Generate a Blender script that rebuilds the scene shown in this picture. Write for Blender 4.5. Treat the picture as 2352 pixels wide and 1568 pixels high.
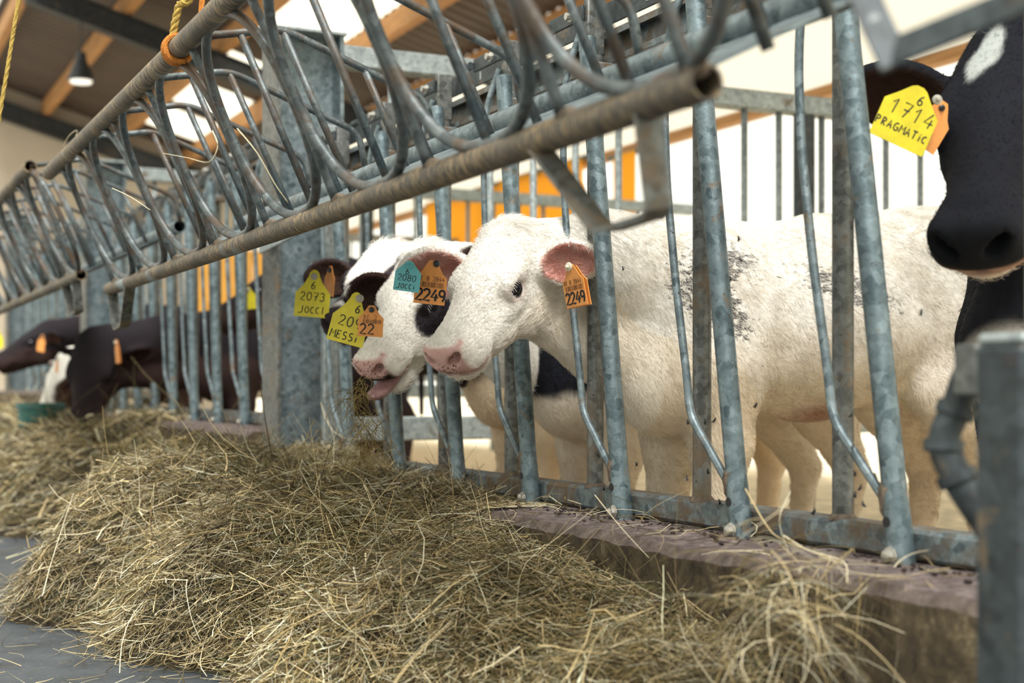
import bpy, bmesh, math, random
import numpy as np
from mathutils import Vector

for o in list(bpy.data.objects):
    bpy.data.objects.remove(o, do_unlink=True)
rnd = random.Random(7)
rng = np.random.default_rng(7)
scene = bpy.context.scene
COL = scene.collection

# ------------------------------------------------------------------ camera, world, sun, exposure
FPX = 3267.0                       # focal length in pixels of the 2352 px frame (50 mm lens)
TH = math.atan(1576.0 / FPX)       # the fence runs along +Y, the camera is turned right of it
CT, ST = math.cos(TH), math.sin(TH)
CAMZ = 0.62
HORIZON = 890.0
cd = bpy.data.cameras.new('camera')
cam = bpy.data.objects.new('camera', cd); COL.objects.link(cam)
cam.location = (0, 0, CAMZ)
cam.rotation_euler = (math.pi / 2, 0, -TH)
cd.sensor_width = 36.0
cd.lens = 36.0 * FPX / 2352.0
cd.shift_y = (HORIZON - 784.0) / 2352.0
cd.clip_start = 0.05; cd.clip_end = 300
cd.dof.use_dof = True
cd.dof.focus_distance = 3.13
cd.dof.aperture_fstop = 2.9
scene.camera = cam

w = bpy.data.worlds.new('overcast_sky'); scene.world = w
w.use_nodes = True
bg = w.node_tree.nodes['Background']
bg.inputs[0].default_value = (1.0, 0.97, 0.83, 1)
bg.inputs[1].default_value = 1.12

sd = bpy.data.lights.new('sun', 'SUN')
sd.energy = 4.3; sd.angle = math.radians(30); sd.color = (1.0, 0.985, 0.95)
sun = bpy.data.objects.new('sun', sd); COL.objects.link(sun)
sun.rotation_euler = Vector((0.12, 0.50, -0.86)).to_track_quat('-Z', 'Y').to_euler()

vs = scene.view_settings
vs.view_transform = 'Standard'; vs.look = 'None'; vs.gamma = 1.0; vs.use_curve_mapping = False
vs.exposure = 0.50
scene.cycles.max_bounces = 6; scene.cycles.diffuse_bounces = 4; scene.cycles.glossy_bounces = 2

# ------------------------------------------------------------------ helpers
def tag(o, label=None, cat=None, group=None, kind=None):
    if label: o['label'] = label
    if cat: o['category'] = cat
    if group: o['group'] = group
    if kind: o['kind'] = kind
    return o

def empty(name, loc=(0, 0, 0)):
    o = bpy.data.objects.new(name, None); COL.objects.link(o)
    o.location = loc; o.empty_display_size = 0.1
    return o

def place(name, me, parent=None, mats=(), loc=None):
    o = bpy.data.objects.new(name, me); COL.objects.link(o)
    if parent is not None:
        o.parent = parent
        if loc is None:               # vertices are in world coordinates
            p = Vector((0, 0, 0)); q = parent
            while q is not None:
                p = p + Vector(q.location); q = q.parent
            o.location = -p
    if loc is not None:
        o.location = loc
    for m in mats:
        if m.name not in [x.name for x in me.materials if x]:
            me.materials.append(m)
    return o

def mesh(name, V, F, smooth=False):
    me = bpy.data.meshes.new(name)
    if isinstance(F, np.ndarray):
        V = np.asarray(V, np.float32)
        n = F.shape[1]
        me.vertices.add(len(V)); me.vertices.foreach_set('co', V.ravel())
        me.loops.add(F.size); me.loops.foreach_set('vertex_index', F.astype(np.int32).ravel())
        me.polygons.add(len(F)); me.polygons.foreach_set('loop_start', np.arange(0, F.size, n, dtype=np.int32))
        me.update(calc_edges=True)
    else:
        me.from_pydata([tuple(v) for v in V], [], [tuple(f) for f in F]); me.update()
    if smooth:
        me.polygons.foreach_set('use_smooth', np.ones(len(me.polygons), bool))
    return me

class MB:
    def __init__(s): s.V = []; s.F = []
    def add(s, V, F):
        b = len(s.V); s.V += [tuple(v) for v in V]; s.F += [tuple(i + b for i in f) for f in F]; return s
    def box(s, x0, x1, y0, y1, z0, z1, c=0.0):
        if c <= 0:
            V = [(x, y, z) for z in (z0, z1) for y in (y0, y1) for x in (x0, x1)]
            return s.add(V, [(0, 2, 3, 1), (4, 5, 7, 6), (0, 1, 5, 4), (2, 6, 7, 3), (0, 4, 6, 2), (1, 3, 7, 5)])
        V = []; idx = {}
        for ix, x in enumerate((x0, x1)):
            for iy, y in enumerate((y0, y1)):
                for iz, z in enumerate((z0, z1)):
                    sx, sy, sz = 1 - 2 * ix, 1 - 2 * iy, 1 - 2 * iz
                    for k, d in enumerate(((0, c, c), (c, 0, c), (c, c, 0))):
                        idx[ix, iy, iz, k] = len(V)
                        V.append((x + sx * d[0], y + sy * d[1], z + sz * d[2]))
        bm = bmesh.new()
        for v in V: bm.verts.new(v)
        bmesh.ops.convex_hull(bm, input=bm.verts)
        bm.verts.index_update()
        W = [v.co[:] for v in bm.verts]; F = [[v.index for v in f.verts] for f in bm.faces]
        bm.free()
        return s.add(W, F)
    def tube(s, pts, r, n=10, closed=False, cap=True, flat=1.0, up=None):
        P = [Vector(p) for p in pts]; m = len(P)
        R = [r] * m if not hasattr(r, '__len__') else list(r)
        T = []
        for i in range(m):
            a = P[(i - 1) % m] if (closed or i > 0) else P[i]
            b = P[(i + 1) % m] if (closed or i < m - 1) else P[i]
            T.append((b - a).normalized())
        N = Vector(up) if up is not None else (Vector((0, 0, 1)) if abs(T[0].z) < 0.9 else Vector((1, 0, 0)))
        V = []; F = []
        for i in range(m):
            N = (N - T[i] * N.dot(T[i]))
            N.normalize(); B = T[i].cross(N)
            for j in range(n):
                a = 2 * math.pi * j / n
                V.append(P[i] + (N * math.cos(a) * flat + B * math.sin(a)) * R[i])
        for i in range(m if closed else m - 1):
            k = (i + 1) % m
            for j in range(n):
                F.append((i * n + j, i * n + (j + 1) % n, k * n + (j + 1) % n, k * n + j))
        if cap and not closed:
            F.append(tuple(range(n))[::-1]); F.append(tuple((m - 1) * n + j for j in range(n)))
        return s.add(V, F)
    def strap(s, pts, wdir, w, t):
        """flat bar: bent along pts, width w along wdir, thickness t"""
        P = [Vector(p) for p in pts]; W = Vector(wdir).normalized() * (w / 2)
        V = []; F = []
        m = len(P)
        for i in range(m):
            a = (P[i] - P[i - 1]).normalized() if i > 0 else (P[1] - P[0]).normalized()
            b = (P[i + 1] - P[i]).normalized() if i < m - 1 else a
            na = W.cross(a).normalized(); nb = W.cross(b).normalized()
            nn = (na + nb); nn.normalize(); nn *= t / 2 / max(0.35, nn.dot(na))
            V += [P[i] + W + nn, P[i] - W + nn, P[i] - W - nn, P[i] + W - nn]
        for i in range(m - 1):
            for j in range(4):
                F.append((i * 4 + j, i * 4 + (j + 1) % 4, i * 4 + 4 + (j + 1) % 4, i * 4 + 4 + j))
        F.append((3, 2, 1, 0)); k = (m - 1) * 4; F.append((k, k + 1, k + 2, k + 3))
        return s.add(V, F)
    def lathe(s, c, axis, prof, n=14):
        """prof: list of (distance along axis, radius)"""
        A = Vector(axis).normalized(); c = Vector(c)
        N = A.orthogonal().normalized(); B = A.cross(N)
        V = []; F = []
        for (h, r) in prof:
            for j in range(n):
                a = 2 * math.pi * j / n
                V.append(c + A * h + (N * math.cos(a) + B * math.sin(a)) * r)
        for i in range(len(prof) - 1):
            for j in range(n):
                F.append((i * n + j, i * n + (j + 1) % n, (i + 1) * n + (j + 1) % n, (i + 1) * n + j))
        F.append(tuple(range(n))[::-1]); F.append(tuple((len(prof) - 1) * n + j for j in range(n)))
        return s.add(V, F)
    def ball(s, c, r, n=12, m=8):
        V = []; F = []
        r = (r, r, r) if not hasattr(r, '__len__') else r
        for i in range(m + 1):
            t = math.pi * i / m
            for j in range(n):
                a = 2 * math.pi * j / n
                V.append((c[0] + r[0] * math.sin(t) * math.cos(a), c[1] + r[1] * math.sin(t) * math.sin(a), c[2] + r[2] * math.cos(t)))
        for i in range(m):
            for j in range(n):
                F.append((i * n + j, (i + 1) * n + j, (i + 1) * n + (j + 1) % n, i * n + (j + 1) % n))
        return s.add(V, F)
    def build(s, name, mat, parent=None, smooth=False, loc=None):
        me = mesh(name, s.V, s.F)
        if smooth:
            bm = bmesh.new(); bm.from_mesh(me); bmesh.ops.remove_doubles(bm, verts=bm.verts, dist=1e-6)
            bmesh.ops.recalc_face_normals(bm, faces=bm.faces)
            bm.to_mesh(me); bm.free()
            me.polygons.foreach_set('use_smooth', np.ones(len(me.polygons), bool))
            try: me.set_sharp_from_angle(angle=math.radians(42))
            except Exception: pass
        return place(name, me, parent, (mat,), loc)

def copy_tree(o, parent=None, offset=None):
    c = o.copy(); COL.objects.link(c)
    if parent is not None: c.parent = parent
    if offset is not None: c.location = Vector(o.location) + Vector(offset)
    for ch in list(o.children):
        copy_tree(ch, c)
    return c

def smooth_path(pts, n=8):
    """Catmull-Rom through points"""
    P = [Vector(p) for p in pts]; out = []
    for i in range(len(P) - 1):
        p0 = P[max(i - 1, 0)]; p1 = P[i]; p2 = P[i + 1]; p3 = P[min(i + 2, len(P) - 1)]
        for k in range(n):
            t = k / n
            out.append(0.5 * ((2 * p1) + (p2 - p0) * t + (2 * p0 - 5 * p1 + 4 * p2 - p3) * t * t + (3 * p1 - p0 - 3 * p2 + p3) * t ** 3))
    out.append(P[-1])
    return out

def round_path(pts, rad, n=4):
    """polyline with rounded corners"""
    P = [Vector(p) for p in pts]; out = [P[0]]
    for i in range(1, len(P) - 1):
        a = (P[i - 1] - P[i]); b = (P[i + 1] - P[i])
        r = min(rad, a.length * 0.45, b.length * 0.45)
        a = P[i] + a.normalized() * r; b = P[i] + b.normalized() * r
        for k in range(n + 1):
            t = k / n
            out.append(a * (1 - t) ** 2 + P[i] * 2 * t * (1 - t) + b * t * t)
    out.append(P[-1])
    return out

RIGHT = Vector((CT, -ST, 0)); AHEAD = Vector((ST, CT, 0)); UPV = Vector((0, 0, 1))
def spot(u, v, Z):
    """place in the barn seen at picture point (u, v) at distance Z ahead"""
    return Vector((0, 0, CAMZ)) + AHEAD * Z + RIGHT * ((u - 1176) / FPX * Z) + UPV * ((HORIZON - v) / FPX * Z)
def along(u, x):
    """y on the plane x = const seen at picture column u"""
    return (FPX * x / CT / (u + 400.0) - x * ST) / CT

# ------------------------------------------------------------------ materials
def mat(name):
    m = bpy.data.materials.new(name); m.use_nodes = True
    nt = m.node_tree; b = nt.nodes['Principled BSDF']
    return m, nt, b
def N(nt, t, **kw):
    n = nt.nodes.new(t)
    for k, v in kw.items(): setattr(n, k, v)
    return n
def noise(nt, scale, detail=4, rough=0.55, vec=None, dist=0.0):
    n = N(nt, 'ShaderNodeTexNoise'); n.inputs['Scale'].default_value = scale
    n.inputs['Detail'].default_value = detail; n.inputs['Roughness'].default_value = rough
    n.inputs['Distortion'].default_value = dist
    if vec is not None: nt.links.new(vec, n.inputs['Vector'])
    return n.outputs['Fac']
def ramp(nt, fac, stops):
    r = N(nt, 'ShaderNodeValToRGB'); e = r.color_ramp.elements
    while len(e) < len(stops): e.new(0.5)
    for i, (p, c) in enumerate(stops):
        e[i].position = p; e[i].color = (c[0], c[1], c[2], 1) if hasattr(c, '__len__') else (c, c, c, 1)
    nt.links.new(fac, r.inputs[0]); return r.outputs[0]
def mix(nt, fac, a, b, mode='MIX'):
    m = N(nt, 'ShaderNodeMix', data_type='RGBA', blend_type=mode)
    for sock, val in ((m.inputs['Factor'], fac), (m.inputs['A'], a), (m.inputs['B'], b)):
        if hasattr(val, 'is_output') or hasattr(val, 'links'): nt.links.new(val, sock)
        elif hasattr(val, '__len__'): sock.default_value = (val[0], val[1], val[2], 1)
        else: sock.default_value = val
    return m.outputs['Result']
def pos(nt, scale=(1, 1, 1)):
    g = N(nt, 'ShaderNodeNewGeometry'); mp = N(nt, 'ShaderNodeMapping')
    mp.inputs['Scale'].default_value = scale
    nt.links.new(g.outputs['Position'], mp.inputs['Vector']); return mp.outputs['Vector']
def bump(nt, b, h, strength=0.3, dist=0.01):
    n = N(nt, 'ShaderNodeBump'); n.inputs['Strength'].default_value = strength; n.inputs['Distance'].default_value = dist
    nt.links.new(h, n.inputs['Height']); nt.links.new(n.outputs[0], b.inputs['Normal'])
def setp(b, **kw):
    for k, v in kw.items():
        k = k.replace('_', ' ')
        b.inputs[k].default_value = (v[0], v[1], v[2], 1) if hasattr(v, '__len__') else v

def galvanised(name, base=(0.085, 0.125, 0.145), light=(0.29, 0.36, 0.385), dirt=(0.16, 0.115, 0.07), dirt_amt=0.35, spangle=58, metal=0.5, rough=0.5):
    m, nt, b = mat(name)
    base = [x * 0.68 for x in base]; light = [x * 0.84 for x in light]; dirt = [x * 0.8 for x in dirt]
    p = pos(nt)
    v = N(nt, 'ShaderNodeTexVoronoi'); v.inputs['Scale'].default_value = spangle; nt.links.new(p, v.inputs['Vector'])
    blot = mix(nt, 0.68, v.outputs['Color'], noise(nt, 24, 6, 0.68, p, 0.5))
    c = ramp(nt, blot, [(0.30, base), (0.70, light)])
    d = ramp(nt, noise(nt, 9, 8, 0.72, p, 0.4), [(0.62 - dirt_amt * 0.35, (0, 0, 0)), (0.68 - dirt_amt * 0.18, (1, 1, 1))])
    sp = ramp(nt, noise(nt, 130, 3, 0.6, p), [(0.30, (1, 1, 1)), (0.36, (0, 0, 0))])
    c = mix(nt, d, c, dirt)
    c = mix(nt, sp, c, (0.06, 0.05, 0.045))
    nt.links.new(c, b.inputs['Base Color'])
    inv = N(nt, 'ShaderNodeMath', operation='MULTIPLY_ADD'); nt.links.new(d, inv.inputs[0]); inv.inputs[1].default_value = -metal; inv.inputs[2].default_value = metal
    nt.links.new(inv.outputs[0], b.inputs['Metallic'])
    b.inputs['Roughness'].default_value = rough
    bump(nt, b, noise(nt, 60, 6, 0.65, p), 0.25, 0.004)
    return m

M = {}
M['galv'] = galvanised('galvanised_steel', dirt_amt=0.10)
M['galv_post'] = galvanised('galvanised_post', base=(0.062, 0.100, 0.118), light=(0.225, 0.295, 0.32), dirt_amt=0.06)
M['galv_grey'] = galvanised('weathered_zinc', base=(0.075, 0.082, 0.078), light=(0.235, 0.25, 0.24), dirt_amt=0.28, spangle=80)
M['galv_light'] = galvanised('pale_zinc', base=(0.26, 0.32, 0.335), light=(0.50, 0.56, 0.57), dirt_amt=0.05, metal=0.35)
M['galv_rail'] = galvanised('muddy_rail', dirt=(0.125, 0.085, 0.05), dirt_amt=0.55)
M['rack_rod'] = galvanised('rack_rod_steel', base=(0.055, 0.072, 0.080), light=(0.19, 0.22, 0.225), dirt=(0.085, 0.054, 0.032), dirt_amt=0.42)
M['dark_steel'] = galvanised('dark_steel', base=(0.016, 0.024, 0.028), light=(0.055, 0.075, 0.085), dirt_amt=0.12, metal=0.15, rough=0.55)
M['rafter'] = galvanised('rafter_steel', base=(0.03, 0.035, 0.04), light=(0.07, 0.08, 0.09), dirt_amt=0.05)

# muddy tube: scratched rings of dried mud around the tube
def muddy():
    m, nt, b = mat('mud_streaked_tube')
    p = pos(nt); ps = pos(nt, (1, 34, 7))
    n1 = noise(nt, 7, 5, 0.6, ps, 0.6)
    st = ramp(nt, n1, [(0.50, (0, 0, 0)), (0.56, (1, 1, 1))])
    n2 = ramp(nt, noise(nt, 5, 5, 0.6, p), [(0.35, (0, 0, 0)), (0.6, (1, 1, 1))])
    base = ramp(nt, noise(nt, 22, 6, 0.7, p), [(0.3, (0.03, 0.024, 0.018)), (0.7, (0.085, 0.074, 0.06))])
    f = N(nt, 'ShaderNodeMath', operation='MULTIPLY'); nt.links.new(st, f.inputs[0]); nt.links.new(n2, f.inputs[1])
    c = mix(nt, f.outputs[0], base, (0.33, 0.235, 0.12))
    c = mix(nt, ramp(nt, noise(nt, 3, 4, 0.6, p), [(0.58, (0, 0, 0)), (0.66, (1, 1, 1))]), c, (0.25, 0.30, 0.32))
    nt.links.new(c, b.inputs['Base Color']); b.inputs['Roughness'].default_value = 0.55
    bump(nt, b, n1, 0.35, 0.003)
    return m
M['mud_tube'] = muddy()

def plain(name, col, rough=0.6, metal=0.0, var=0.15, scale=12, bmp=0.0):
    m, nt, b = mat(name); p = pos(nt)
    c = ramp(nt, noise(nt, scale, 5, 0.6, p), [(0.3, [x * (1 - var) for x in col]), (0.7, [min(1, x * (1 + var)) for x in col])])
    nt.links.new(c, b.inputs['Base Color']); setp(b, Roughness=rough, Metallic=metal)
    if bmp: bump(nt, b, noise(nt, scale * 5, 4, 0.6, p), bmp, 0.01)
    return m

def concrete():
    m, nt, b = mat('dirty_concrete'); p = pos(nt)
    a = ramp(nt, noise(nt, 22, 9, 0.74, p, 0.3), [(0.36, (0.016, 0.011, 0.006)), (0.47, (0.060, 0.043, 0.022)), (0.57, (0.115, 0.086, 0.046)), (0.68, (0.29, 0.235, 0.14))])
    s = pos(nt, (3, 26, 1.2))
    a = mix(nt, ramp(nt, noise(nt, 1.0, 5, 0.6, s), [(0.48, (0, 0, 0)), (0.72, (0.7, 0.7, 0.7))]), a, (0.09, 0.066, 0.04))
    g = N(nt, 'ShaderNodeNewGeometry'); sx = N(nt, 'ShaderNodeSeparateXYZ'); nt.links.new(g.outputs['Normal'], sx.inputs[0])
    top = ramp(nt, sx.outputs['Z'], [(0.5, (0, 0, 0)), (0.8, (1, 1, 1))])
    tc = ramp(nt, noise(nt, 30, 8, 0.75, p), [(0.32, (0.035, 0.024, 0.022)), (0.52, (0.125, 0.095, 0.090)), (0.72, (0.28, 0.23, 0.22))])
    a = mix(nt, top, a, tc)
    nt.links.new(a, b.inputs['Base Color']); b.inputs['Roughness'].default_value = 0.9
    bump(nt, b, noise(nt, 40, 9, 0.75, p), 0.6, 0.012)
    return m
M['concrete'] = concrete()
def floor_m():
    m, nt, b = mat('alley_floor'); p = pos(nt)
    c = ramp(nt, noise(nt, 6, 8, 0.7, p), [(0.3, (0.020, 0.025, 0.030)), (0.7, (0.060, 0.072, 0.084))])
    c = mix(nt, ramp(nt, noise(nt, 70, 4, 0.6, p), [(0.62, (0, 0, 0)), (0.7, (1, 1, 1))]), c, (0.16, 0.145, 0.11))
    nt.links.new(c, b.inputs['Base Color']); b.inputs['Roughness'].default_value = 0.6
    bump(nt, b, noise(nt, 90, 6, 0.7, p), 0.25, 0.006)
    return m
M['floor'] = floor_m()
M['sand'] = plain('straw_bedding', (0.56, 0.46, 0.30), 0.95, 0, 0.45, 9, 0.6)
M['yard'] = plain('pale_yard', (0.62, 0.55, 0.42), 0.95, 0, 0.2, 2, 0.2)
M['roof'] = plain('brown_sheet', (0.085, 0.062, 0.050), 0.5, 0, 0.2, 2)
M['wood'] = None
def wood():
    m, nt, b = mat('orange_timber'); p = pos(nt, (9, 0.8, 9))
    c = ramp(nt, noise(nt, 3, 5, 0.6, p, 0.5), [(0.3, (0.36, 0.17, 0.055)), (0.7, (0.58, 0.31, 0.12))])
    nt.links.new(c, b.inputs['Base Color']); b.inputs['Roughness'].default_value = 0.7
    return m
M['wood'] = wood()
def translucent(name, col, fac=0.85):
    m, nt, b = mat(name)
    t = N(nt, 'ShaderNodeBsdfTranslucent'); t.inputs[0].default_value = (*col, 1)
    d = N(nt, 'ShaderNodeBsdfDiffuse'); d.inputs[0].default_value = (*col, 1)
    mx = N(nt, 'ShaderNodeMixShader'); mx.inputs[0].default_value = fac
    nt.links.new(d.outputs[0], mx.inputs[1]); nt.links.new(t.outputs[0], mx.inputs[2])
    nt.links.new(mx.outputs[0], nt.nodes['Material Output'].inputs[0]); nt.nodes.remove(b)
    return m
M['skylight'] = translucent('skylight_sheet', (0.95, 0.93, 0.86), 0.9)
M['curtain'] = translucent('white_wind_curtain', (0.90, 0.89, 0.87), 0.9)
M['tarp'] = translucent('yellow_tarpaulin', (0.95, 0.60, 0.11), 0.65)
M['gable'] = plain('gable_render', (0.50, 0.44, 0.36), 0.9, 0, 0.06, 3)
M['tag_yellow'] = plain('yellow_plastic', (0.70, 0.60, 0.02), 0.45, 0, 0.12, 40)
M['tag_orange'] = plain('orange_plastic', (0.78, 0.31, 0.07), 0.45, 0, 0.10, 40)
M['tag_blue'] = plain('blue_plastic', (0.12, 0.47, 0.52), 0.4, 0, 0.08, 40)
M['ink'] = plain('black_ink', (0.008, 0.008, 0.01), 0.6, 0, 0.0)
M['ink_brown'] = plain('brown_print', (0.10, 0.04, 0.015), 0.6, 0, 0.0)
M['button'] = plain('grey_button', (0.42, 0.40, 0.35), 0.35, 0, 0.2, 60)
M['button_dark'] = plain('dark_button', (0.03, 0.035, 0.035), 0.35, 0, 0.2, 60)
M['button_pale'] = plain('pale_button', (0.72, 0.66, 0.50), 0.4, 0, 0.1, 60)
M['rope_orange'] = plain('orange_rope', (0.62, 0.22, 0.03), 0.8, 0, 0.3, 200, 0.6)
M['rope_yellow'] = plain('yellow_rope', (0.52, 0.36, 0.08), 0.8, 0, 0.3, 200, 0.6)
M['bolt'] = plain('zinc_bolt', (0.38, 0.37, 0.33), 0.4, 0.6, 0.3, 60)
M['mud'] = plain('dried_mud', (0.22, 0.17, 0.125), 0.95, 0, 0.5, 80, 0.9)
M['teal'] = plain('teal_plastic', (0.012, 0.11, 0.095), 0.4, 0, 0.15, 20)
M['fly'] = plain('fly_black', (0.006, 0.006, 0.008), 0.4, 0, 0.1)
M['hoof'] = plain('hoof_horn', (0.07, 0.055, 0.045), 0.6, 0, 0.3)
M['tongue'] = plain('pink_tongue', (0.34, 0.19, 0.195), 0.35, 0, 0.2, 60, 0.2)
M['lash'] = plain('white_lash', (0.85, 0.82, 0.76), 0.6)
M['lash_dark'] = plain('dark_lash', (0.02, 0.016, 0.015), 0.6)
def eye_m():
    m, nt, b = mat('dark_eye'); setp(b, Base_Color=(0.006, 0.006, 0.008), Roughness=0.07)
    b.inputs['Specular IOR Level'].default_value = 0.35
    return m
M['eye'] = eye_m()
def lamp_m():
    m, nt, b = mat('lamp_lens'); setp(b, Base_Color=(0.9, 0.9, 0.85))
    b.inputs['Emission Color'].default_value = (1, 0.96, 0.88, 1); b.inputs['Emission Strength'].default_value = 0.7
    return m
M['lens'] = lamp_m()

def coat_m(name, rough=0.85, sheen=0.0):
    """animal coat: colour attribute of the animal, darker flecks where its fleck attribute says so, nose dots, hair relief"""
    m, nt, b = mat(name)
    a = N(nt, 'ShaderNodeAttribute', attribute_name='coat'); k = N(nt, 'ShaderNodeAttribute', attribute_name='fleck')
    s = N(nt, 'ShaderNodeAttribute', attribute_name='nose')
    tc = N(nt, 'ShaderNodeTexCoord'); mp = N(nt, 'ShaderNodeMapping'); mp.inputs['Scale'].default_value = (0.55, 1, 1)
    mp.inputs['Rotation'].default_value = (0, 0.5, 0)
    nt.links.new(tc.outputs['Object'], mp.inputs[0]); p = mp.outputs[0]
    hair = noise(nt, 190, 4, 0.7, p, 0.3); clump = noise(nt, 34, 5, 0.65, p, 0.8)
    c = mix(nt, ramp(nt, hair, [(0.3, (0.80, 0.79, 0.77)), (0.6, (1, 1, 1))]), (0, 0, 0), a.outputs['Color'])
    c = mix(nt, 1.0, a.outputs['Color'], ramp(nt, clump, [(0.30, (0.88, 0.86, 0.82)), (0.55, (1, 1, 1))]), 'MULTIPLY')
    fl = N(nt, 'ShaderNodeMath', operation='ADD'); nt.links.new(noise(nt, 85, 3, 0.65, p, 0.2), fl.inputs[0]); nt.links.new(k.outputs['Fac'], fl.inputs[1])
    c = mix(nt, ramp(nt, fl.outputs[0], [(0.90, (0, 0, 0)), (1.06, (0.9, 0.9, 0.9))]), c, (0.035, 0.03, 0.03))
    v = N(nt, 'ShaderNodeTexVoronoi'); v.inputs['Scale'].default_value = 150; nt.links.new(tc.outputs['Object'], v.inputs['Vector'])
    ds = N(nt, 'ShaderNodeMath', operation='SUBTRACT'); nt.links.new(s.outputs['Fac'], ds.inputs[0]); nt.links.new(v.outputs['Distance'], ds.inputs[1])
    c = mix(nt, ramp(nt, ds.outputs[0], [(0.0, (0, 0, 0)), (0.06, (1, 1, 1))]), c, (0.02, 0.014, 0.012))
    nt.links.new(c, b.inputs['Base Color'])
    b.inputs['Roughness'].default_value = rough; b.inputs['Sheen Weight'].default_value = sheen
    b.inputs['Specular IOR Level'].default_value = 0.10
    hh = N(nt, 'ShaderNodeMath', operation='ADD'); nt.links.new(hair, hh.inputs[0]); nt.links.new(clump, hh.inputs[1])
    bump(nt, b, hh.outputs[0], 0.22, 0.005)
    return m
M['coat'] = coat_m('animal_coat')
def hairm():
    m, nt, b = mat('hair_strands')
    a = N(nt, 'ShaderNodeAttribute', attribute_name='tint'); nt.links.new(a.outputs['Color'], b.inputs['Base Color'])
    setp(b, Roughness=0.7); b.inputs['Specular IOR Level'].default_value = 0.08
    return m
M['hair'] = hairm()
def hay_m():
    m, nt, b = mat('dry_hay')
    a = N(nt, 'ShaderNodeAttribute', attribute_name='tint')
    nt.links.new(a.outputs['Color'], b.inputs['Base Color']); setp(b, Roughness=0.65)
    b.inputs['Specular IOR Level'].default_value = 0.25
    return m
M['hay'] = hay_m()
M['hay_base'] = plain('hay_mat', (0.05, 0.038, 0.018), 0.95, 0, 0.7, 60, 1.0)  # very dark colour stands in for the shade in the gaps between stalks
# ------------------------------------------------------------------ ground, curbs, walls
def struct(name, mb, m, parent=None, smooth=False):
    o = mb.build(name, m, parent, smooth)
    if parent is None: o['kind'] = 'structure'
    return o

STEP = 0.13      # the second bay stands this much higher
PITCH = 0.4525
GABLE_Y = 22.0
struct('floor', MB().box(-4, 1.42, -3, GABLE_Y, -0.2, 0.0), M['floor'])
struct('floor_pen', MB().box(1.74, 6.3, -3, GABLE_Y, -0.2, 0.0), M['sand'])
struct('ground_yard', MB().box(6.3, 60, -30, 80, -0.22, -0.02), M['yard'])

def curb(name, y0, y1, top):
    # concrete kerb with a worn, slightly wavy front edge
    n = max(8, int((y1 - y0) / 0.05)); V = []; F = []
    for i in range(n + 1):
        y = y0 + (y1 - y0) * i / n
        a = rnd.uniform(-0.006, 0.006); b = rnd.uniform(-0.005, 0.004)
        for (x, z) in ((1.405 + a * 0.5, -0.05), (1.403 + a, top * 0.5), (1.40 + a, top - 0.018 + b), (1.418 + a, top + b), (1.56, top + 0.003 + b), (1.75, top + 0.003), (1.75, -0.05)):
            V.append((x, y, z))
    for i in range(n):
        for j in range(6):
            F.append((i * 7 + j, i * 7 + 7 + j, i * 7 + 8 + j, i * 7 + 1 + j))
    F.append(tuple(range(7))); F.append(tuple(n * 7 + j for j in range(7))[::-1])
    struct(name, MB().add(V, F), M['concrete'])
curb('wall_curb_near', 0.2, 4.94, 0.33)
curb('wall_curb_middle', 5.13, 9.11, 0.33 + STEP)
curb('wall_curb_far', 9.30, 14.0, 0.33 + 2 * STEP)

def roof_z(x): return 5.642 - 0.29 * x
# the roof: corrugated sheets on timber purlins along the barn, steel rafters across
roof = empty('ceiling', (3.0, 12.0, roof_z(3.0))); roof['kind'] = 'structure'
def corrugated(x0, x1, y0, y1, period=0.2, h=0.022):
    n = int(round((y1 - y0) / period)) * 4; V = []; F = []
    prof = (0, h, h, 0)
    for i in range(n + 1):
        y = y0 + (y1 - y0) * i / n; dz = prof[i % 4]
        V += [(x0, y, roof_z(x0) + dz + 0.06), (x1, y, roof_z(x1) + dz + 0.06)]
    for i in range(n): F.append((2 * i, 2 * i + 1, 2 * i + 3, 2 * i + 2))
    k = len(V); V += [(v[0], v[1], v[2] + 0.004) for v in V]
    F += [tuple(i + k for i in f)[::-1] for f in F]
    return MB().add(V, F)
PUR = (1.97, 2.92, 3.97, 4.97, 5.9)
SKY = ((5.0, 7.0), (8.6, 10.6), (12.4, 15.1), (16.1, 17.3), (17.8, 19.2), (19.6, 21.0))
for i in range(len(PUR) - 1):
    x0, x1 = PUR[i] - (0.03 if i else 0.12), PUR[i + 1]
    if i == 2:
        ys = [-1.0] + [v for s in SKY for v in s] + [GABLE_Y + 0.4]
        for k in range(0, len(ys), 2):
            corrugated(x0, x1, ys[k], ys[k + 1]).build('roof_sheet', M['roof'], roof)
        for (a, b) in SKY:
            corrugated(x0, x1, a, b, 0.2, 0.02).build('skylight', M['skylight'], roof)
    else:
        for (a, b) in ((-1.0, 7.2), (7.2, 14.6), (14.6, GABLE_Y + 0.4)):
            corrugated(x0, x1, a, b).build('roof_sheet', M['roof'], roof)
for x in PUR:
    MB().box(x - 0.05, x + 0.05, -1.0, GABLE_Y + 0.2, roof_z(x) - 0.17, roof_z(x) + 0.05, 0.006).build('purlin', M['wood'], roof)
for y in (2.0, 8.8, 15.6, GABLE_Y - 0.15):
    m = MB()
    def sl(dz0, dz1, w):
        V = []
        for x in (1.87, 6.0):
            z = roof_z(x)
            V += [(x, y - w, z + dz0), (x, y + w, z + dz0), (x, y + w, z + dz1), (x, y - w, z + dz1)]
        m.add(V, [(0, 1, 2, 3), (7, 6, 5, 4), (0, 4, 5, 1), (1, 5, 6, 2), (2, 6, 7, 3), (3, 7, 4, 0)])
    sl(-0.20, -0.185, 0.09); sl(-0.45, -0.435, 0.09); sl(-0.435, -0.20, 0.008)
    m.build('rafter', M['rafter'], roof)

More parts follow.
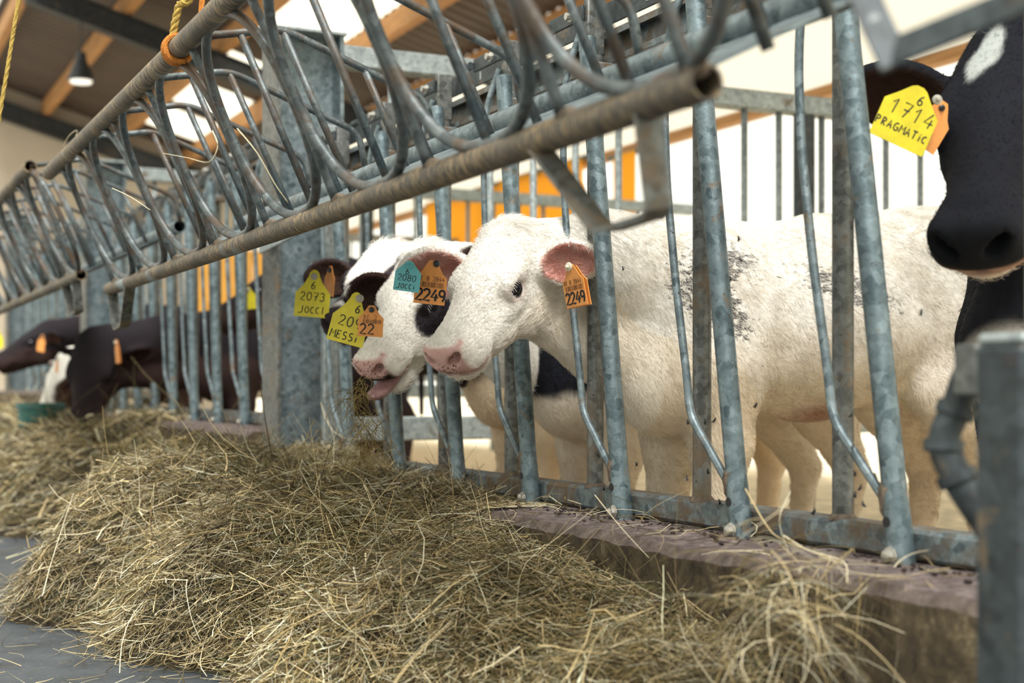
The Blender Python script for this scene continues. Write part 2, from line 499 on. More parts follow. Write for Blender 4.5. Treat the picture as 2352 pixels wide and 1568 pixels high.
struct('wall_gable', MB().box(-4, 6.0, GABLE_Y, GABLE_Y + 0.2, 0, 6.0), M['gable'])
struct('wall_side', MB().box(5.98, 6.0, -3.0, GABLE_Y, 2.60, 3.86), M['curtain'])
eave = struct('trim_1', MB().box(5.88, 6.0, -3.0, GABLE_Y, 2.53, 2.60, 0.008), M['wood'])
for y in (-1, 6.0, 12.7, 19.4):
    MB().box(5.92, 6.06, y - 0.08, y + 0.08, 0, 2.5, 0.008).build('side_post', M['galv'], eave)

# ------------------------------------------------------------------ H columns and pen partitions
def column(y, top, label):
    m = MB()
    x0, x1 = 1.45, 1.70
    m.box(x0, x0 + 0.014, y - 0.1, y + 0.1, 0, top, 0.002)
    t = empty('steel_column', (1.575, y, 0)); tag(t, label, 'column', 'columns of the feed fence')
    m.build('flange', M['galv_grey'], t)
    MB().box(x1 - 0.014, x1, y - 0.1, y + 0.1, 0, top, 0.002).build('flange', M['galv'], t)
    MB().box(x0 + 0.014, x1 - 0.014, y - 0.006, y + 0.006, 0, top).build('web', M['galv'], t)
    MB().box(x0 - 0.01, x1 + 0.01, y - 0.11, y + 0.11, top, top + 0.012, 0.002).build('cap_plate', M['galv_light'], t)
    return t
column(5.03, 1.90, 'galvanised H-section steel column just left of the calf with tag 2073')
column(9.20, 2.03, 'galvanised steel column farther back, above the dark cow eating hay')
column(13.4, 2.16, 'farthest galvanised steel column, at the left edge of the picture')

def partition(y, z0, label, xs, posts, x1=6.0):
    t = empty('pen_partition', (1.72, y, z0)); tag(t, label, 'gate', 'pen partitions behind the feed fence')
    MB().box(1.71, x1, y - 0.04, y + 0.04, z0 + 1.81, z0 + 1.89, 0.006).build('top_beam', M['galv_light'], t)
    MB().box(1.71, x1, y - 0.025, y + 0.025, z0 + 0.42, z0 + 0.51, 0.006).build('bottom_rail', M['galv_light'], t)
    bar = MB().tube([(0, 0, 0.51), (0, 0, 1.81)], 0.0145, 10)
    me = mesh('bar', bar.V, bar.F, True); me.materials.append(M['galv_light'])
    for x in xs: place('bar', me, t, (), (x - 1.72, 0, 0))
    for (a, b) in posts:
        MB().box(a, b, y - 0.035, y + 0.035, 0, z0 + 1.81, 0.004).build('post', M['dark_steel'], t)
    return t
xs = [1.93, 2.13, 2.34, 2.53, 2.72, 2.92, 3.12, 3.33, 3.54, 3.72, 3.95, 4.11, 4.31, 4.51, 4.73, 4.95, 5.15, 5.35, 5.55, 5.75]
partition(5.05, 0.0, 'pale galvanised bar gate across the pen behind the white calf', xs, ((3.82, 3.89),))
partition(13.42, 2 * STEP, 'farthest bar gate, behind the fence at the left edge', [1.9 + 0.2 * i for i in range(20)], ())
partition(9.22, STEP, 'far galvanised bar gate behind the black cows', [1.9 + 0.2 * i for i in range(20)], ((3.3, 3.38),))

# ------------------------------------------------------------------ feed fence with swinging head locks
def fence_meshes():
    P = {}
    def keep(k, m, mt):
        me = mesh(k, m.V, m.F, True)
        try: me.set_sharp_from_angle(angle=math.radians(40))
        except Exception: pass
        me.materials.append(mt); P[k] = me
    keep('post', MB().tube([(1.632, 0, 0.386), (1.632, 0, 1.40)], 0.0195, 14), M['galv_grey'])
    keep('foot_collar', MB().lathe((1.632, 0, 0.384), (0, 0, 1), [(0, 0.026), (0.006, 0.025), (0.012, 0.0205)], 14), M['mud'])
    a = Vector((1.586, -0.197, 0.40)); b = Vector((1.592, -0.032, 1.43))
    keep('swing_bar', MB().tube([a - (b - a).normalized() * 0.090, a - (b - a).normalized() * 0.084, a - (b - a).normalized() * 0.05, a, a + (b - a).normalized() * 0.05, a.lerp(b, 0.3), a.lerp(b, 0.6), b], [0.017, 0.0225, 0.0235, 0.0225, 0.0208, 0.0208, 0.0208, 0.0208], 16), M['galv_post'])
    d = (b - a).normalized()
    c = a - d * 0.055
    keep('bolt', MB().lathe((c.x - 0.022, c.y, c.z), (-1, 0, 0), [(0, 0.016), (0.003, 0.016), (0.004, 0.011), (0.012, 0.0105), (0.014, 0.007)], 8), M['bolt'])
    keep('slot', MB().lathe((a.x - 0.0222, a.y + 0.002, a.z + 0.0), (-1, 0, 0), [(0, 0.009), (0.001, 0.009)], 12), M['ink'])
    keep('guide_rod', MB().tube(round_path([(1.60, 0.010, 1.46), (1.575, 0.040, 1.36), (1.572, 0.050, 1.20), (1.572, 0.040, 1.04), (1.573, 0.008, 0.836), (1.574, -0.033, 0.640), (1.574, -0.044, 0.565), (1.578, -0.182, 0.428)], 0.05, 5), 0.0083, 10), M['galv'])
    mb = MB().ball((0, 0, 0), (0.013, 0.018, 0.036), 10, 8)
    mb.V = [(x * (1 + rnd.uniform(-.18, .18)) + 1.576, y * (1 + rnd.uniform(-.18, .18)) - 0.183, z * (1 + rnd.uniform(-.15, .15)) + 0.442) for x, y, z in mb.V]
    keep('mud_clump', mb, M['mud'])
    keep('hook_plate', MB().box(1.606, 1.652, -0.012, 0.012, 1.40, 1.535, 0.003), M['galv_grey'])
    keep('lever', MB().box(1.596, 1.604, 0.0, 0.17, 1.482, 1.518, 0.002), M['dark_steel'])
    keep('pin', MB().tube([(1.59, 0.17, 1.50), (1.59, 0.235, 1.50)], 0.011, 10), M['dark_steel'])
    keep('lever_bolt', MB().lathe((1.597, 0.05, 1.50), (-1, 0, 0), [(0, 0.013), (0.006, 0.013), (0.007, 0.009), (0.018, 0.009)], 8), M['bolt'])
    keep('slide_block', MB().box(1.60, 1.66, -0.055, -0.02, 1.345, 1.375, 0.004), M['galv_rail'])
    return P
FP = fence_meshes()
def fence(y0, y1, ys, dz, label):
    t = empty('feed_fence', (1.63, (y0 + y1) / 2, 0.33 + dz)); tag(t, label, 'fence', 'head lock feed fences')
    off = Vector((-1.63, -(y0 + y1) / 2, -0.33))
    MB().box(1.606, 1.668, y0, y1, 0.336 + dz, 0.388 + dz, 0.007).build('bottom_rail', M['galv_rail'], t)
    # C channel: web, two lips with returns
    m = MB()
    sec = [(1.650, 1.440), (1.650, 1.455), (1.690, 1.455), (1.690, 1.378), (1.650, 1.378), (1.650, 1.392), (1.654, 1.392), (1.654, 1.383), (1.686, 1.383), (1.686, 1.450), (1.654, 1.450), (1.654, 1.440)]
    V = [(x, y, z + dz) for y in (y0, y1) for (x, z) in sec]; n = len(sec)
    m.add(V, [(i, (i + 1) % n, n + (i + 1) % n, n + i) for i in range(n)] + [tuple(range(n))[::-1], tuple(range(n, 2 * n))])
    m.build('channel_rail', M['galv_rail'], t)
    m = MB().box(1.664, 1.670, y0, y1, 1.476 + dz, 1.530 + dz, 0.001)
    lock = m.build('lock_rail', M['dark_steel'], t)
    for y in ys:
        s = MB().tube([(1.6635, y + 0.27, 1.489 + dz), (1.6635, y + 0.27, 1.512 + dz)], 0.0055, 8, flat=0.15, up=(1, 0, 0)).build('keyhole', M['galv_light'], lock)
    for y in ys:
        L = off + Vector((0, y, 0))
        p = place('post', FP['post'], t, (), L)
        place('foot_collar', FP['foot_collar'], p, (), (0, 0, 0))
        place('hook_plate', FP['hook_plate'], p, (), (0, 0, 0))
        if y < 1.8: continue
        b = place('swing_bar', FP['swing_bar'], t, (), L)
        for k in ('bolt', 'slot', 'mud_clump', 'slide_block'): place(k, FP[k], b, (), (0, 0, 0))
        place('guide_rod', FP['guide_rod'], t, (), L)
        lv = place('lever', FP['lever'], t, (), L)
        place('pin', FP['pin'], lv, (), (0, 0, 0)); place('lever_bolt', FP['lever_bolt'], lv, (), (0, 0, 0))
    for y in (y0 + 0.02, y1 - 0.02):
        MB().box(1.60, 1.675, y - 0.02, y + 0.02, 0.33 + dz, 1.56 + dz, 0.004).build('end_post', M['galv_light'], t)
    return t
fence(1.15, 4.90, [2.0262 + PITCH * i for i in range(-1, 7)], 0.0, 'near feed fence with slanting head lock bars that the white calf looks through')
fence(5.16, 9.08, [5.62 + PITCH * i for i in range(0, 8)], STEP, 'middle feed fence in front of the black cows')
fence(9.32, 13.2, [9.8 + PITCH * i for i in range(0, 8)], 2 * STEP, 'farthest feed fence at the left edge of the picture')
# pale flat brace from the column to the fence
br = MB().strap([(1.42, 5.05, 1.13), (1.43, 4.30, 1.18)], (0, 0.1, 1), 0.05, 0.008)
tag(br.build('column_brace', M['galv_light']), 'pale flat steel brace fixed to the H-section column below the hay rack', 'brace')

# ------------------------------------------------------------------ hay racks hanging over the feed alley
T3 = (0.675, 1.34); T1 = (0.856, 0.95); T2 = (1.225, 1.15)
def rack_meshes():
    P = {}
    def keep(k, m, mt):
        me = mesh(k, m.V, m.F, True); me.materials.append(mt); P[k] = me
    a = Vector((T3[0], 0, T3[1])); b = Vector((T1[0], 0, T1[1])); d = (b - a)
    L = d.length; d.normalize()
    c = a + d * (L / 2 - 0.004); ha = L / 2 - 0.012; hb = 0.2235 - 0.0085
    pts = []
    for k in range(56):
        q = 2 * math.pi * k / 56; e = 2 / 2.35
        ca, sa = math.cos(q), math.sin(q)
        X = math.copysign(abs(ca) ** e, ca) * ha; Y = math.copysign(abs(sa) ** e, sa) * hb
        pts.append(c + d * X + Vector((0, Y, 0)))
    keep('hoop', MB().tube(pts, 0.0098, 10, closed=True), M['rack_rod'])
    nrm = Vector((-d.z, 0, d.x)) * -1
    w = [a + d * (L * t) + Vector((0.004 * math.sin(5 * t), 0.003 * math.sin(9 * t), 0)) for t in (0.04, 0.3, 0.6, 0.97)]
    keep('panel_bar', MB().tube(smooth_path(w, 4), 0.0086, 10), M['rack_rod'])
    keep('weld', MB().ball((b.x - 0.004, 0, b.z + 0.016), (0.016, 0.024, 0.012), 10, 6), M['mud'])
    fr = round_path([(T3[0], 0, T3[1] + 0.005), (0.879, 0, 1.385), (1.208, 0, 1.262), (1.228, 0, 1.165)], 0.035, 5)
    keep('basket_bar', MB().tube(fr, 0.0085, 10), M['rack_rod'])
    for i, (p, q) in enumerate((((0.787, 1.362), (0.951, 0.998)), ((0.879, 1.379), (1.037, 1.044)), ((1.062, 1.317), (1.159, 1.110)))):
        keep('drop%d' % i, MB().tube([(p[0], 0, p[1]), (q[0], 0, q[1])], 0.0082, 10), M['rack_rod'])
    return P
RP = rack_meshes()
def pipe(x, z, y0, y1, r, wall=0.0035, n=20):
    m = MB(); V = []; F = []
    for (y, rr) in ((y0, r - wall), (y0, r), (y1, r), (y1, r - wall)):
        for j in range(n):
            a = 2 * math.pi * j / n; V.append((x + rr * math.cos(a), y, z + rr * math.sin(a)))
    for i in range(4):
        k = (i + 1) % 4
        for j in range(n): F.append((i * n + j, k * n + j, k * n + (j + 1) % n, i * n + (j + 1) % n))
    return m.add(V, F)
def rack(y0, y1, label):
    t = empty('hay_rack', (0.95, (y0 + y1) / 2, 0.95)); tag(t, label, 'hay rack', 'hay racks over the feed alley')
    off = Vector((-0.95, -(y0 + y1) / 2, -0.95))
    pipe(T3[0], T3[1], y0, y1 + 0.1, 0.023).build('upper_tube', M['mud_tube'], t, True)
    pipe(T1[0], T1[1], y0, y1, 0.0212).build('lower_tube', M['mud_tube'], t, True)
    pipe(T2[0], T2[1], y0 + 0.02, y1 - 0.3, 0.026).build('rear_tube', M['galv'], t, True)
    s = MB(); q = 0.004
    V = [(x, y, z + h) for h in (0, q) for (x, z) in ((T1[0] + 0.012, T1[1] + 0.012), (T2[0] - 0.012, T2[1] - 0.018)) for y in (y0 + 0.1, y1 - 0.3)]
    s.add(V, [(0, 1, 3, 2), (4, 6, 7, 5), (0, 4, 5, 1), (2, 3, 7, 6), (0, 2, 6, 4), (1, 5, 7, 3)])
    s.build('trough_sheet', M['galv'], t)
    n = 8
    for i in range(n):
        y = y0 + 0.089 + 0.4475 * i
        place('hoop', RP['hoop'], t, (), off + Vector((0, y, 0)))
    for i in range(n + 1):
        y = y0 + 0.089 + 0.4475 * (i - 0.5)
        if y < y0: y = y0 + 0.02
        L = off + Vector((0, y, 0))
        place('panel_bar', RP['panel_bar'], t, (), L)
        place('weld', RP['weld'], t, (), L)
        if y < y1 - 0.3:
            b = place('basket_bar', RP['basket_bar'], t, (), L)
            for k in range(3): place('drop_bar', RP['drop%d' % k], b, (), (0, 0, 0))
    for (ya, yb, yc, yd) in ((y0 + 0.40, y0 + 0.245, y0 + 0.115, y0 + 0.125), (y1 - 0.05, y1 - 0.10, y1 - 0.22, y1 - 0.36)):
        zt = T1[1] - 0.012
        MB().strap(round_path([(T1[0], ya, zt), (T1[0] + 0.01, yb, zt - 0.125), (T1[0] + 0.01, yc, zt - 0.118), (T1[0], yd, zt)], 0.018, 3), (1, 0, 0.12), 0.034, 0.007).build('bracket', M['galv_grey'], t)
    return t
r1 = rack(1.29, 4.88, 'near tubular hay rack with oval hoops hanging over the heap of hay')
r2 = copy_tree(r1, None, (0, 4.17, 0.09))
tag(r2, 'far tubular hay rack with oval hoops behind the near one on the left', 'hay rack', 'hay racks over the feed alley')
# the next rack towards the camera: only its end bracket reaches into view
t = empty('hay_rack', (0.86, 0.6, 0.95)); tag(t, 'hay rack end with flat steel bracket at the top right above the black cow', 'hay rack', 'hay racks over the feed alley')
pipe(T1[0], T1[1] + 0.1, -0.4, 0.80, 0.0212).build('lower_tube', M['mud_tube'], t, True)
bk = MB().strap([spot(1942, -110, 1.31), spot(2006, 40, 1.285), spot(2058, 150, 1.26)], RIGHT * 0.9 + UPV * 0.42, 0.028, 0.006).build('bracket', M['dark_steel'], t)
MB().lathe(spot(2008, 44, 1.281), -AHEAD, [(0, 0.0048), (0.001, 0.0048)], 14).build('bolt_hole', M['galv_light'], bk)
MB().strap([spot(2056, 118, 1.262), spot(2360, -6, 1.17), spot(2520, -70, 1.10)], UPV + RIGHT * 0.3, 0.029, 0.006).build('bracket', M['dark_steel'], t)
# ------------------------------------------------------------------ animals: one continuous skin per animal, grown from blended volumes
class Body:
    def __init__(s): s.p = []
    def cap(s, a, b, r1, r2, k=0.04, op=1, lat=None, flat=1.0):
        s.p.append(('c', np.array(a, float), np.array(b, float), r1, r2, k, op, None if lat is None else np.array(lat, float), flat)); return s
    def ell(s, c, r, k=0.04, op=1, R=None):
        s.p.append(('e', np.array(c, float), np.array(r, float), np.eye(3) if R is None else np.array(R, float), k, op)); return s
    def bounds(s):
        lo, hi = [], []
        for q in s.p:
            if q[-1 if q[0] == 'e' else 6] == -1: continue
            l, h = s.bb(q); lo.append(l); hi.append(h)
        return np.min(lo, 0), np.max(hi, 0)
    def bb(s, q):
        if q[0] == 'c':
            r = max(q[3], q[4]); return np.minimum(q[1], q[2]) - r, np.maximum(q[1], q[2]) + r
        e = np.sqrt(((q[3] * q[2][:, None]) ** 2).sum(0)); return q[1] - e, q[1] + e
    def skin(s, h):
        lo, hi = s.bounds(); lo = lo - 3 * h; hi = hi + 3 * h
        n = np.ceil((hi - lo) / h).astype(int) + 1
        f = np.full(n, 0.5, np.float32)
        ax = [lo[i] + h * np.arange(n[i]) for i in range(3)]
        for q in s.p:
            l, hh = s.bb(q); k = q[4] if q[0] == 'e' else q[5]; op = q[5] if q[0] == 'e' else q[6]
            m = k + 3 * h
            i0 = np.clip(np.floor((l - m - lo) / h).astype(int), 0, n - 1); i1 = np.clip(np.ceil((hh + m - lo) / h).astype(int) + 1, 1, n)
            sl = tuple(slice(i0[i], i1[i]) for i in range(3))
            X = ax[0][sl[0]].astype(np.float32)[:, None, None]; Y = ax[1][sl[1]].astype(np.float32)[None, :, None]; Z = ax[2][sl[2]].astype(np.float32)[None, None, :]
            if q[0] == 'c':
                a, b, r1, r2 = q[1:5]; ba = b - a; lat = q[7]; fl = q[8]
                px, py, pz = X - np.float32(a[0]), Y - np.float32(a[1]), Z - np.float32(a[2])
                t = np.clip((px * np.float32(ba[0]) + py * np.float32(ba[1]) + pz * np.float32(ba[2])) / np.float32(ba @ ba + 1e-9), 0, 1)
                dx, dy, dz = px - t * np.float32(ba[0]), py - t * np.float32(ba[1]), pz - t * np.float32(ba[2])
                d2 = dx * dx + dy * dy + dz * dz
                if lat is not None:
                    ql = dx * np.float32(lat[0]) + dy * np.float32(lat[1]) + dz * np.float32(lat[2])
                    d2 = d2 + ql * ql * np.float32(fl * fl - 1)
                d = np.sqrt(d2) - (r1 + (r2 - r1) * t).astype(np.float32)
            else:
                c, r, R = q[1:4]
                px, py, pz = X - np.float32(c[0]), Y - np.float32(c[1]), Z - np.float32(c[2])
                k0 = 0; k1 = 0
                for j in range(3):
                    ql = (px * np.float32(R[j][0]) + py * np.float32(R[j][1]) + pz * np.float32(R[j][2])) / np.float32(r[j])
                    k0 = k0 + ql * ql; k1 = k1 + (ql / np.float32(r[j])) ** 2
                k0 = np.sqrt(k0); d = k0 * (k0 - 1) / (np.sqrt(k1) + 1e-6)
            g = f[sl]
            if op == 1:
                u = np.clip(0.5 + 0.5 * (g - d) / k, 0, 1); f[sl] = g + (d - g) * u - k * u * (1 - u)
            else:
                d = -d; u = np.clip(0.5 - 0.5 * (g - d) / k, 0, 1); f[sl] = g + (d - g) * u + k * u * (1 - u)
        return nets(f, lo, h)

def nets(f, lo, h):
    s = f < 0; n = np.array(f.shape)
    c = np.zeros(n - 1, np.int8)
    for i in (0, 1):
        for j in (0, 1):
            for k in (0, 1):
                c += s[i:n[0] - 1 + i, j:n[1] - 1 + j, k:n[2] - 1 + k]
    cells = np.argwhere((c > 0) & (c < 8))
    vid = np.full(n - 1, -1, np.int32); vid[tuple(cells.T)] = np.arange(len(cells))
    P = np.zeros((len(cells), 3)); W = np.zeros(len(cells))
    corners = [(i, j, k) for i in (0, 1) for j in (0, 1) for k in (0, 1)]
    vals = {q: f[cells[:, 0] + q[0], cells[:, 1] + q[1], cells[:, 2] + q[2]] for q in corners}
    for q in corners:
        for axx in range(3):
            if q[axx] == 1: continue
            r = list(q); r[axx] = 1; r = tuple(r)
            a, b = vals[q], vals[r]; m = (a < 0) != (b < 0)
            t = np.where(m, a / np.where(m, a - b, 1), 0)
            pt = np.tile(np.array(q, float), (len(cells), 1)); pt[:, axx] = t
            P[m] += pt[m]; W[m] += 1
    V = lo + h * (cells + P / W[:, None])
    F = []
    for axx in range(3):
        a, b = [i for i in range(3) if i != axx]
        sl0 = [slice(None)] * 3; sl1 = [slice(None)] * 3; sl0[axx] = slice(0, -1); sl1[axx] = slice(1, None)
        e = s[tuple(sl0)] != s[tuple(sl1)]; inn = s[tuple(sl0)]
        idx = np.argwhere(e); idx = idx[(idx[:, a] > 0) & (idx[:, b] > 0)]
        def g(da, db):
            q = idx.copy(); q[:, a] -= da; q[:, b] -= db
            return vid[q[:, 0], q[:, 1], q[:, 2]]
        quad = np.stack([g(0, 0), g(1, 0), g(1, 1), g(0, 1)], 1)
        flip = inn[idx[:, 0], idx[:, 1], idx[:, 2]]
        if axx == 1: flip = ~flip
        quad[~flip] = quad[~flip][:, ::-1]
        F.append(quad)
    F = np.concatenate(F); F = F[(F >= 0).all(1)]
    # two rounds of gentle smoothing
    for lam in (0.5, -0.25):
        A = np.zeros_like(V); cnt = np.zeros(len(V))
        for i in range(4):
            np.add.at(A, F[:, i], V[F[:, (i + 1) % 4]]); np.add.at(A, F[:, i], V[F[:, (i - 1) % 4]])
            np.add.at(cnt, F[:, i], 2)
        V = V + lam * (A / np.maximum(cnt, 1)[:, None] - V)
    return V, F

def unit(v): v = np.array(v, float); return v / np.linalg.norm(v)
def sstep(a, b, x): t = np.clip((x - a) / (b - a), 0, 1); return t * t * (3 - 2 * t)
def vnoise(P, scale, seed=0):
    """smooth value noise on points"""
    q = P * scale + seed * 17.3; i = np.floor(q).astype(np.int64); fr = q - i; fr = fr * fr * (3 - 2 * fr)
    out = np.zeros(len(P))
    for a in (0, 1):
        for b in (0, 1):
            for c in (0, 1):
                hsh = ((i[:, 0] + a) * 73856093) ^ ((i[:, 1] + b) * 19349663) ^ ((i[:, 2] + c) * 83492791)
                hsh = (hsh * 2654435761) & 0xffffffff
                v = (hsh >> 8) / 16777216.0
                w_ = (fr[:, 0] if a else 1 - fr[:, 0]) * (fr[:, 1] if b else 1 - fr[:, 1]) * (fr[:, 2] if c else 1 - fr[:, 2])
                out += v * w_
    return out

def animal(name, label, poll, fwd, chest, heading, coat, hs=1.0, bs=1.0, h=0.006, ears=None, roll=0.0, mouth=0.0, neck_r=1.0, group=None, lids=True, cat='calf', low=0.0, lash='lash', withers_up=0.0, ground=0.0, ls=1.0, rump_up=0.0):
    """poll: top of the head; fwd: way the face points; chest: (x, y) under the shoulders; heading: unit xy from shoulders to rump"""
    f = unit(fwd); s = unit(np.cross((0, 0, 1), f)); u = np.cross(f, s)
    if roll: s, u = s * math.cos(roll) + u * math.sin(roll), u * math.cos(roll) - s * math.sin(roll)
    poll = np.array(poll, float); Rh = np.stack([f, s, u])
    hs0 = hs
    def H(a, b, c): return poll + hs0 * (a * f + b * s + c * u)
    hd = unit((heading[0], heading[1], 0)); la = np.cross((0, 0, 1), hd)
    base = np.array((chest[0], chest[1], 0.0))
    G = np.array((0, 0, ground))
    def B(a, b, z): return base + bs * (a * ls * hd + b * la + np.array((0, 0, z))) + G
    D = Body()
    # trunk
    Rb = np.stack([hd, la, (0, 0, 1.0)])
    D.ell(B(0.16, 0, 0.765), np.array((0.30, 0.165, 0.215)) * bs, 0.05, 1, Rb)
    D.ell(B(0.50, 0, 0.765), np.array((0.36, 0.195, 0.212)) * bs, 0.08, 1, Rb)
    D.ell(B(0.82, 0, 0.845), np.array((0.25, 0.165, 0.205)) * bs, 0.08, 1, Rb)
    D.cap(B(0.02, 0, 0.93 + withers_up), B(0.45, 0, 0.955), 0.062 * bs, 0.07 * bs, 0.09)
    D.cap(B(0.45, 0, 0.955), B(0.90, 0, 0.985 + rump_up), 0.07 * bs, 0.085 * bs, 0.09)
    for q in (-1, 1):
        D.ell(B(0.80, q * 0.115, 0.985), np.array((0.07, 0.045, 0.04)) * bs, 0.06, 1, Rb)      # hook bone
        D.ell(B(1.02, q * 0.06, 0.93), np.array((0.05, 0.035, 0.05)) * bs, 0.06, 1, Rb)        # pin bone
        D.ell(B(0.04, q * 0.115, 0.73), np.array((0.13, 0.065, 0.22)) * bs, 0.05, 1, Rb)       # shoulder
        # front leg
        D.cap(B(0.00, q * 0.12, 0.64), B(0.03, q * 0.11, 0.47), 0.085 * bs, 0.066 * bs, 0.06)
        D.cap(B(0.03, q * 0.11, 0.47), B(0.01, q * 0.105, 0.31), 0.066 * bs, 0.047 * bs, 0.04)
        D.cap(B(0.005, q * 0.105, 0.31), B(0.01, q * 0.105, 0.12), 0.043 * bs, 0.030 * bs, 0.03)
        D.cap(B(0.01, q * 0.105, 0.12), B(-0.02, q * 0.105, 0.035), 0.032 * bs, 0.040 * bs, 0.02)
        # hind leg: thigh, stifle, hock pointing back, upright shank
        D.ell(B(0.90, q * 0.115, 0.70), np.array((0.145, 0.075, 0.21)) * bs, 0.06, 1, Rb)
        D.cap(B(0.80, q * 0.13, 0.60), B(0.96, q * 0.12, 0.44), 0.082 * bs, 0.052 * bs, 0.06)
        D.cap(B(0.96, q * 0.12, 0.44), B(1.01, q * 0.115, 0.38), 0.052 * bs, 0.045 * bs, 0.03)
        D.cap(B(1.00, q * 0.115, 0.38), B(0.97, q * 0.115, 0.12), 0.043 * bs, 0.032 * bs, 0.03)
        D.cap(B(0.97, q * 0.115, 0.12), B(0.94, q * 0.115, 0.035), 0.034 * bs, 0.041 * bs, 0.02)
    for q in (-1, 1):
        D.ell(B(0.70, q * 0.215, 0.87), np.array((0.085, 0.040, 0.085)) * bs, 0.06, -1, Rb)    # flank hollow
        D.ell(B(0.205, q * 0.205, 0.74), np.array((0.022, 0.030, 0.17)) * bs, 0.05, -1, Rb)    # groove behind the shoulder
        D.ell(B(-0.105, q * 0.165, 0.80), np.array((0.022, 0.030, 0.13)) * bs, 0.05, -1, Rb)   # groove before the shoulder
        D.ell(B(0.735, q * 0.205, 0.66), np.array((0.020, 0.028, 0.12)) * bs, 0.05, -1, Rb)    # fold before the thigh
    D.ell(B(-0.08, 0, 0.62), np.array((0.12, 0.115, 0.13)) * bs, 0.06, 1, Rb)                  # brisket
    D.ell(B(0.42, 0, 0.565), np.array((0.10, 0.05, 0.04)) * bs, 0.05, 1, Rb)                   # navel fold
    D.cap(B(1.08, 0, 0.96), B(1.13, 0, 0.80), 0.026 * bs, 0.022 * bs, 0.03)
    D.cap(B(1.13, 0, 0.80), B(1.13, 0, 0.42), 0.022 * bs, 0.016 * bs, 0.02)
    # neck: crest, sides, throat
    nk0 = B(0.02, 0, 0.86); nk1 = H(0.015, 0, -0.075)
    lat = unit(np.cross(nk1 - nk0, (0, 0, 1)))
    nm = (nk0 + nk1) / 2 + np.array((0, 0, 0.01))
    D.cap(nk0, nm, 0.150 * bs * neck_r, 0.122 * bs * neck_r, 0.07, 1, lat, 1.25)
    D.cap(nm, nk1, 0.122 * bs * neck_r, 0.090 * hs, 0.06, 1, lat, 1.15)
    th = H(0.075, 0, -0.170); br = B(-0.07, 0, 0.66)
    D.cap(br, th * 0.45 + br * 0.55 - np.array((0, 0, 0.015)), 0.105 * bs, 0.082 * bs, 0.06, 1, lat, 1.3)
    D.cap(th * 0.45 + br * 0.55 - np.array((0, 0, 0.015)), th, 0.082 * bs, 0.058 * hs, 0.05, 1, lat, 1.2)
    # head
    E = lambda c, r, k=0.025, op=1, R=Rh: D.ell(H(*c), np.array(r) * hs, k * hs, op, R)
    E((0.060, 0, -0.072), (0.088, 0.086, 0.078), 0.03)
    E((0.020, 0, -0.020), (0.045, 0.045, 0.028), 0.04)                                         # poll bump
    E((0.115, 0, -0.045), (0.105, 0.083, 0.048), 0.04)                                         # forehead
    D.cap(H(0.13, 0, -0.078), H(0.315, 0, -0.080), 0.073 * hs, 0.049 * hs, 0.035 * hs)         # face
    D.cap(H(0.14, 0, -0.048), H(0.33, 0, -0.056), 0.042 * hs, 0.031 * hs, 0.03 * hs)           # nose bridge
    E((0.345, 0, -0.082), (0.052, 0.063, 0.050), 0.03)                                         # muzzle
    E((0.378, 0, -0.068), (0.022, 0.048, 0.040), 0.018)                                        # nose pad
    for q in (-1, 1):
        E((0.370, q * 0.036, -0.060), (0.026, 0.024, 0.030), 0.016)                            # nostril wing
        E((0.332, q * 0.040, -0.098), (0.050, 0.030, 0.031), 0.02)                             # upper lip
        E((0.110, q * 0.050, -0.148), (0.085, 0.038, 0.066), 0.035)                            # cheek
        E((0.200, q * 0.042, -0.118), (0.080, 0.028, 0.044), 0.035)
        E((0.140, q * 0.070, -0.038), (0.045, 0.026, 0.024), 0.022)                            # brow
        E((0.165, q * 0.066, -0.088), (0.045, 0.022, 0.020), 0.022)                            # under eye
    jd = mouth
    D.cap(H(0.085, 0, -0.165), H(0.30, 0, -0.136 - jd), 0.046 * hs, 0.030 * hs, 0.03 * hs)     # lower jaw
    E((0.335, 0, -0.130 - jd), (0.042, 0.040, 0.024), 0.02)                                    # chin
    # eye sockets, nostrils, mouth line
    EY = {}
    for q in (-1, 1):
        EY[q] = H(0.152, q * 0.0700, -0.060)
        E((0.152, q * 0.100, -0.060), (0.031, 0.021, 0.024), 0.008, -1)
        for i in range(14):                                                                   # eyelids: a rim round the eyeball
            a0, a1 = 2 * math.pi * i / 14, 2 * math.pi * (i + 1) / 14
            rim = lambda w: H(0.152 + 0.0300 * math.cos(w) - 0.004 * math.sin(w), q * (0.0885 - 0.006 * abs(math.cos(w)) + 0.003 * math.sin(w)), -0.060 + 0.0230 * math.sin(w) + 0.004 * math.cos(w))
            rr_ = 0.0056 if math.sin(a0) > -0.2 else 0.0045
            D.cap(rim(a0), rim(a1), rr_ * hs, rr_ * hs, 0.006 * hs)
        Rn = np.stack([unit(0.8 * f + q * 0.35 * s - 0.1 * u), unit(q * 0.75 * s + 0.62 * u - 0.25 * f), unit(np.cross(0.8 * f + q * 0.35 * s, q * 0.75 * s + 0.62 * u))])
        E((0.392, q * 0.034, -0.064), (0.027, 0.022, 0.0115), 0.005, -1, Rn)
    if mouth < 0.01:
        for q in (-1, 1):
            D.cap(H(0.378, q * 0.008, -0.1150), H(0.285, q * 0.060, -0.1210), 0.0042 * hs, 0.0030 * hs, 0.006 * hs, -1)
        D.cap(H(0.396, 0, -0.114), H(0.340, 0, -0.116), 0.006 * hs, 0.004 * hs, 0.006 * hs, -1)
    else:
        D.ell(H(0.37, 0, -0.117 - jd * 0.40), np.array((0.085, 0.056, 0.008 + jd * 0.36)) * hs, 0.008 * hs, -1, Rh)
    # ears: cupped leaves
    inner = []
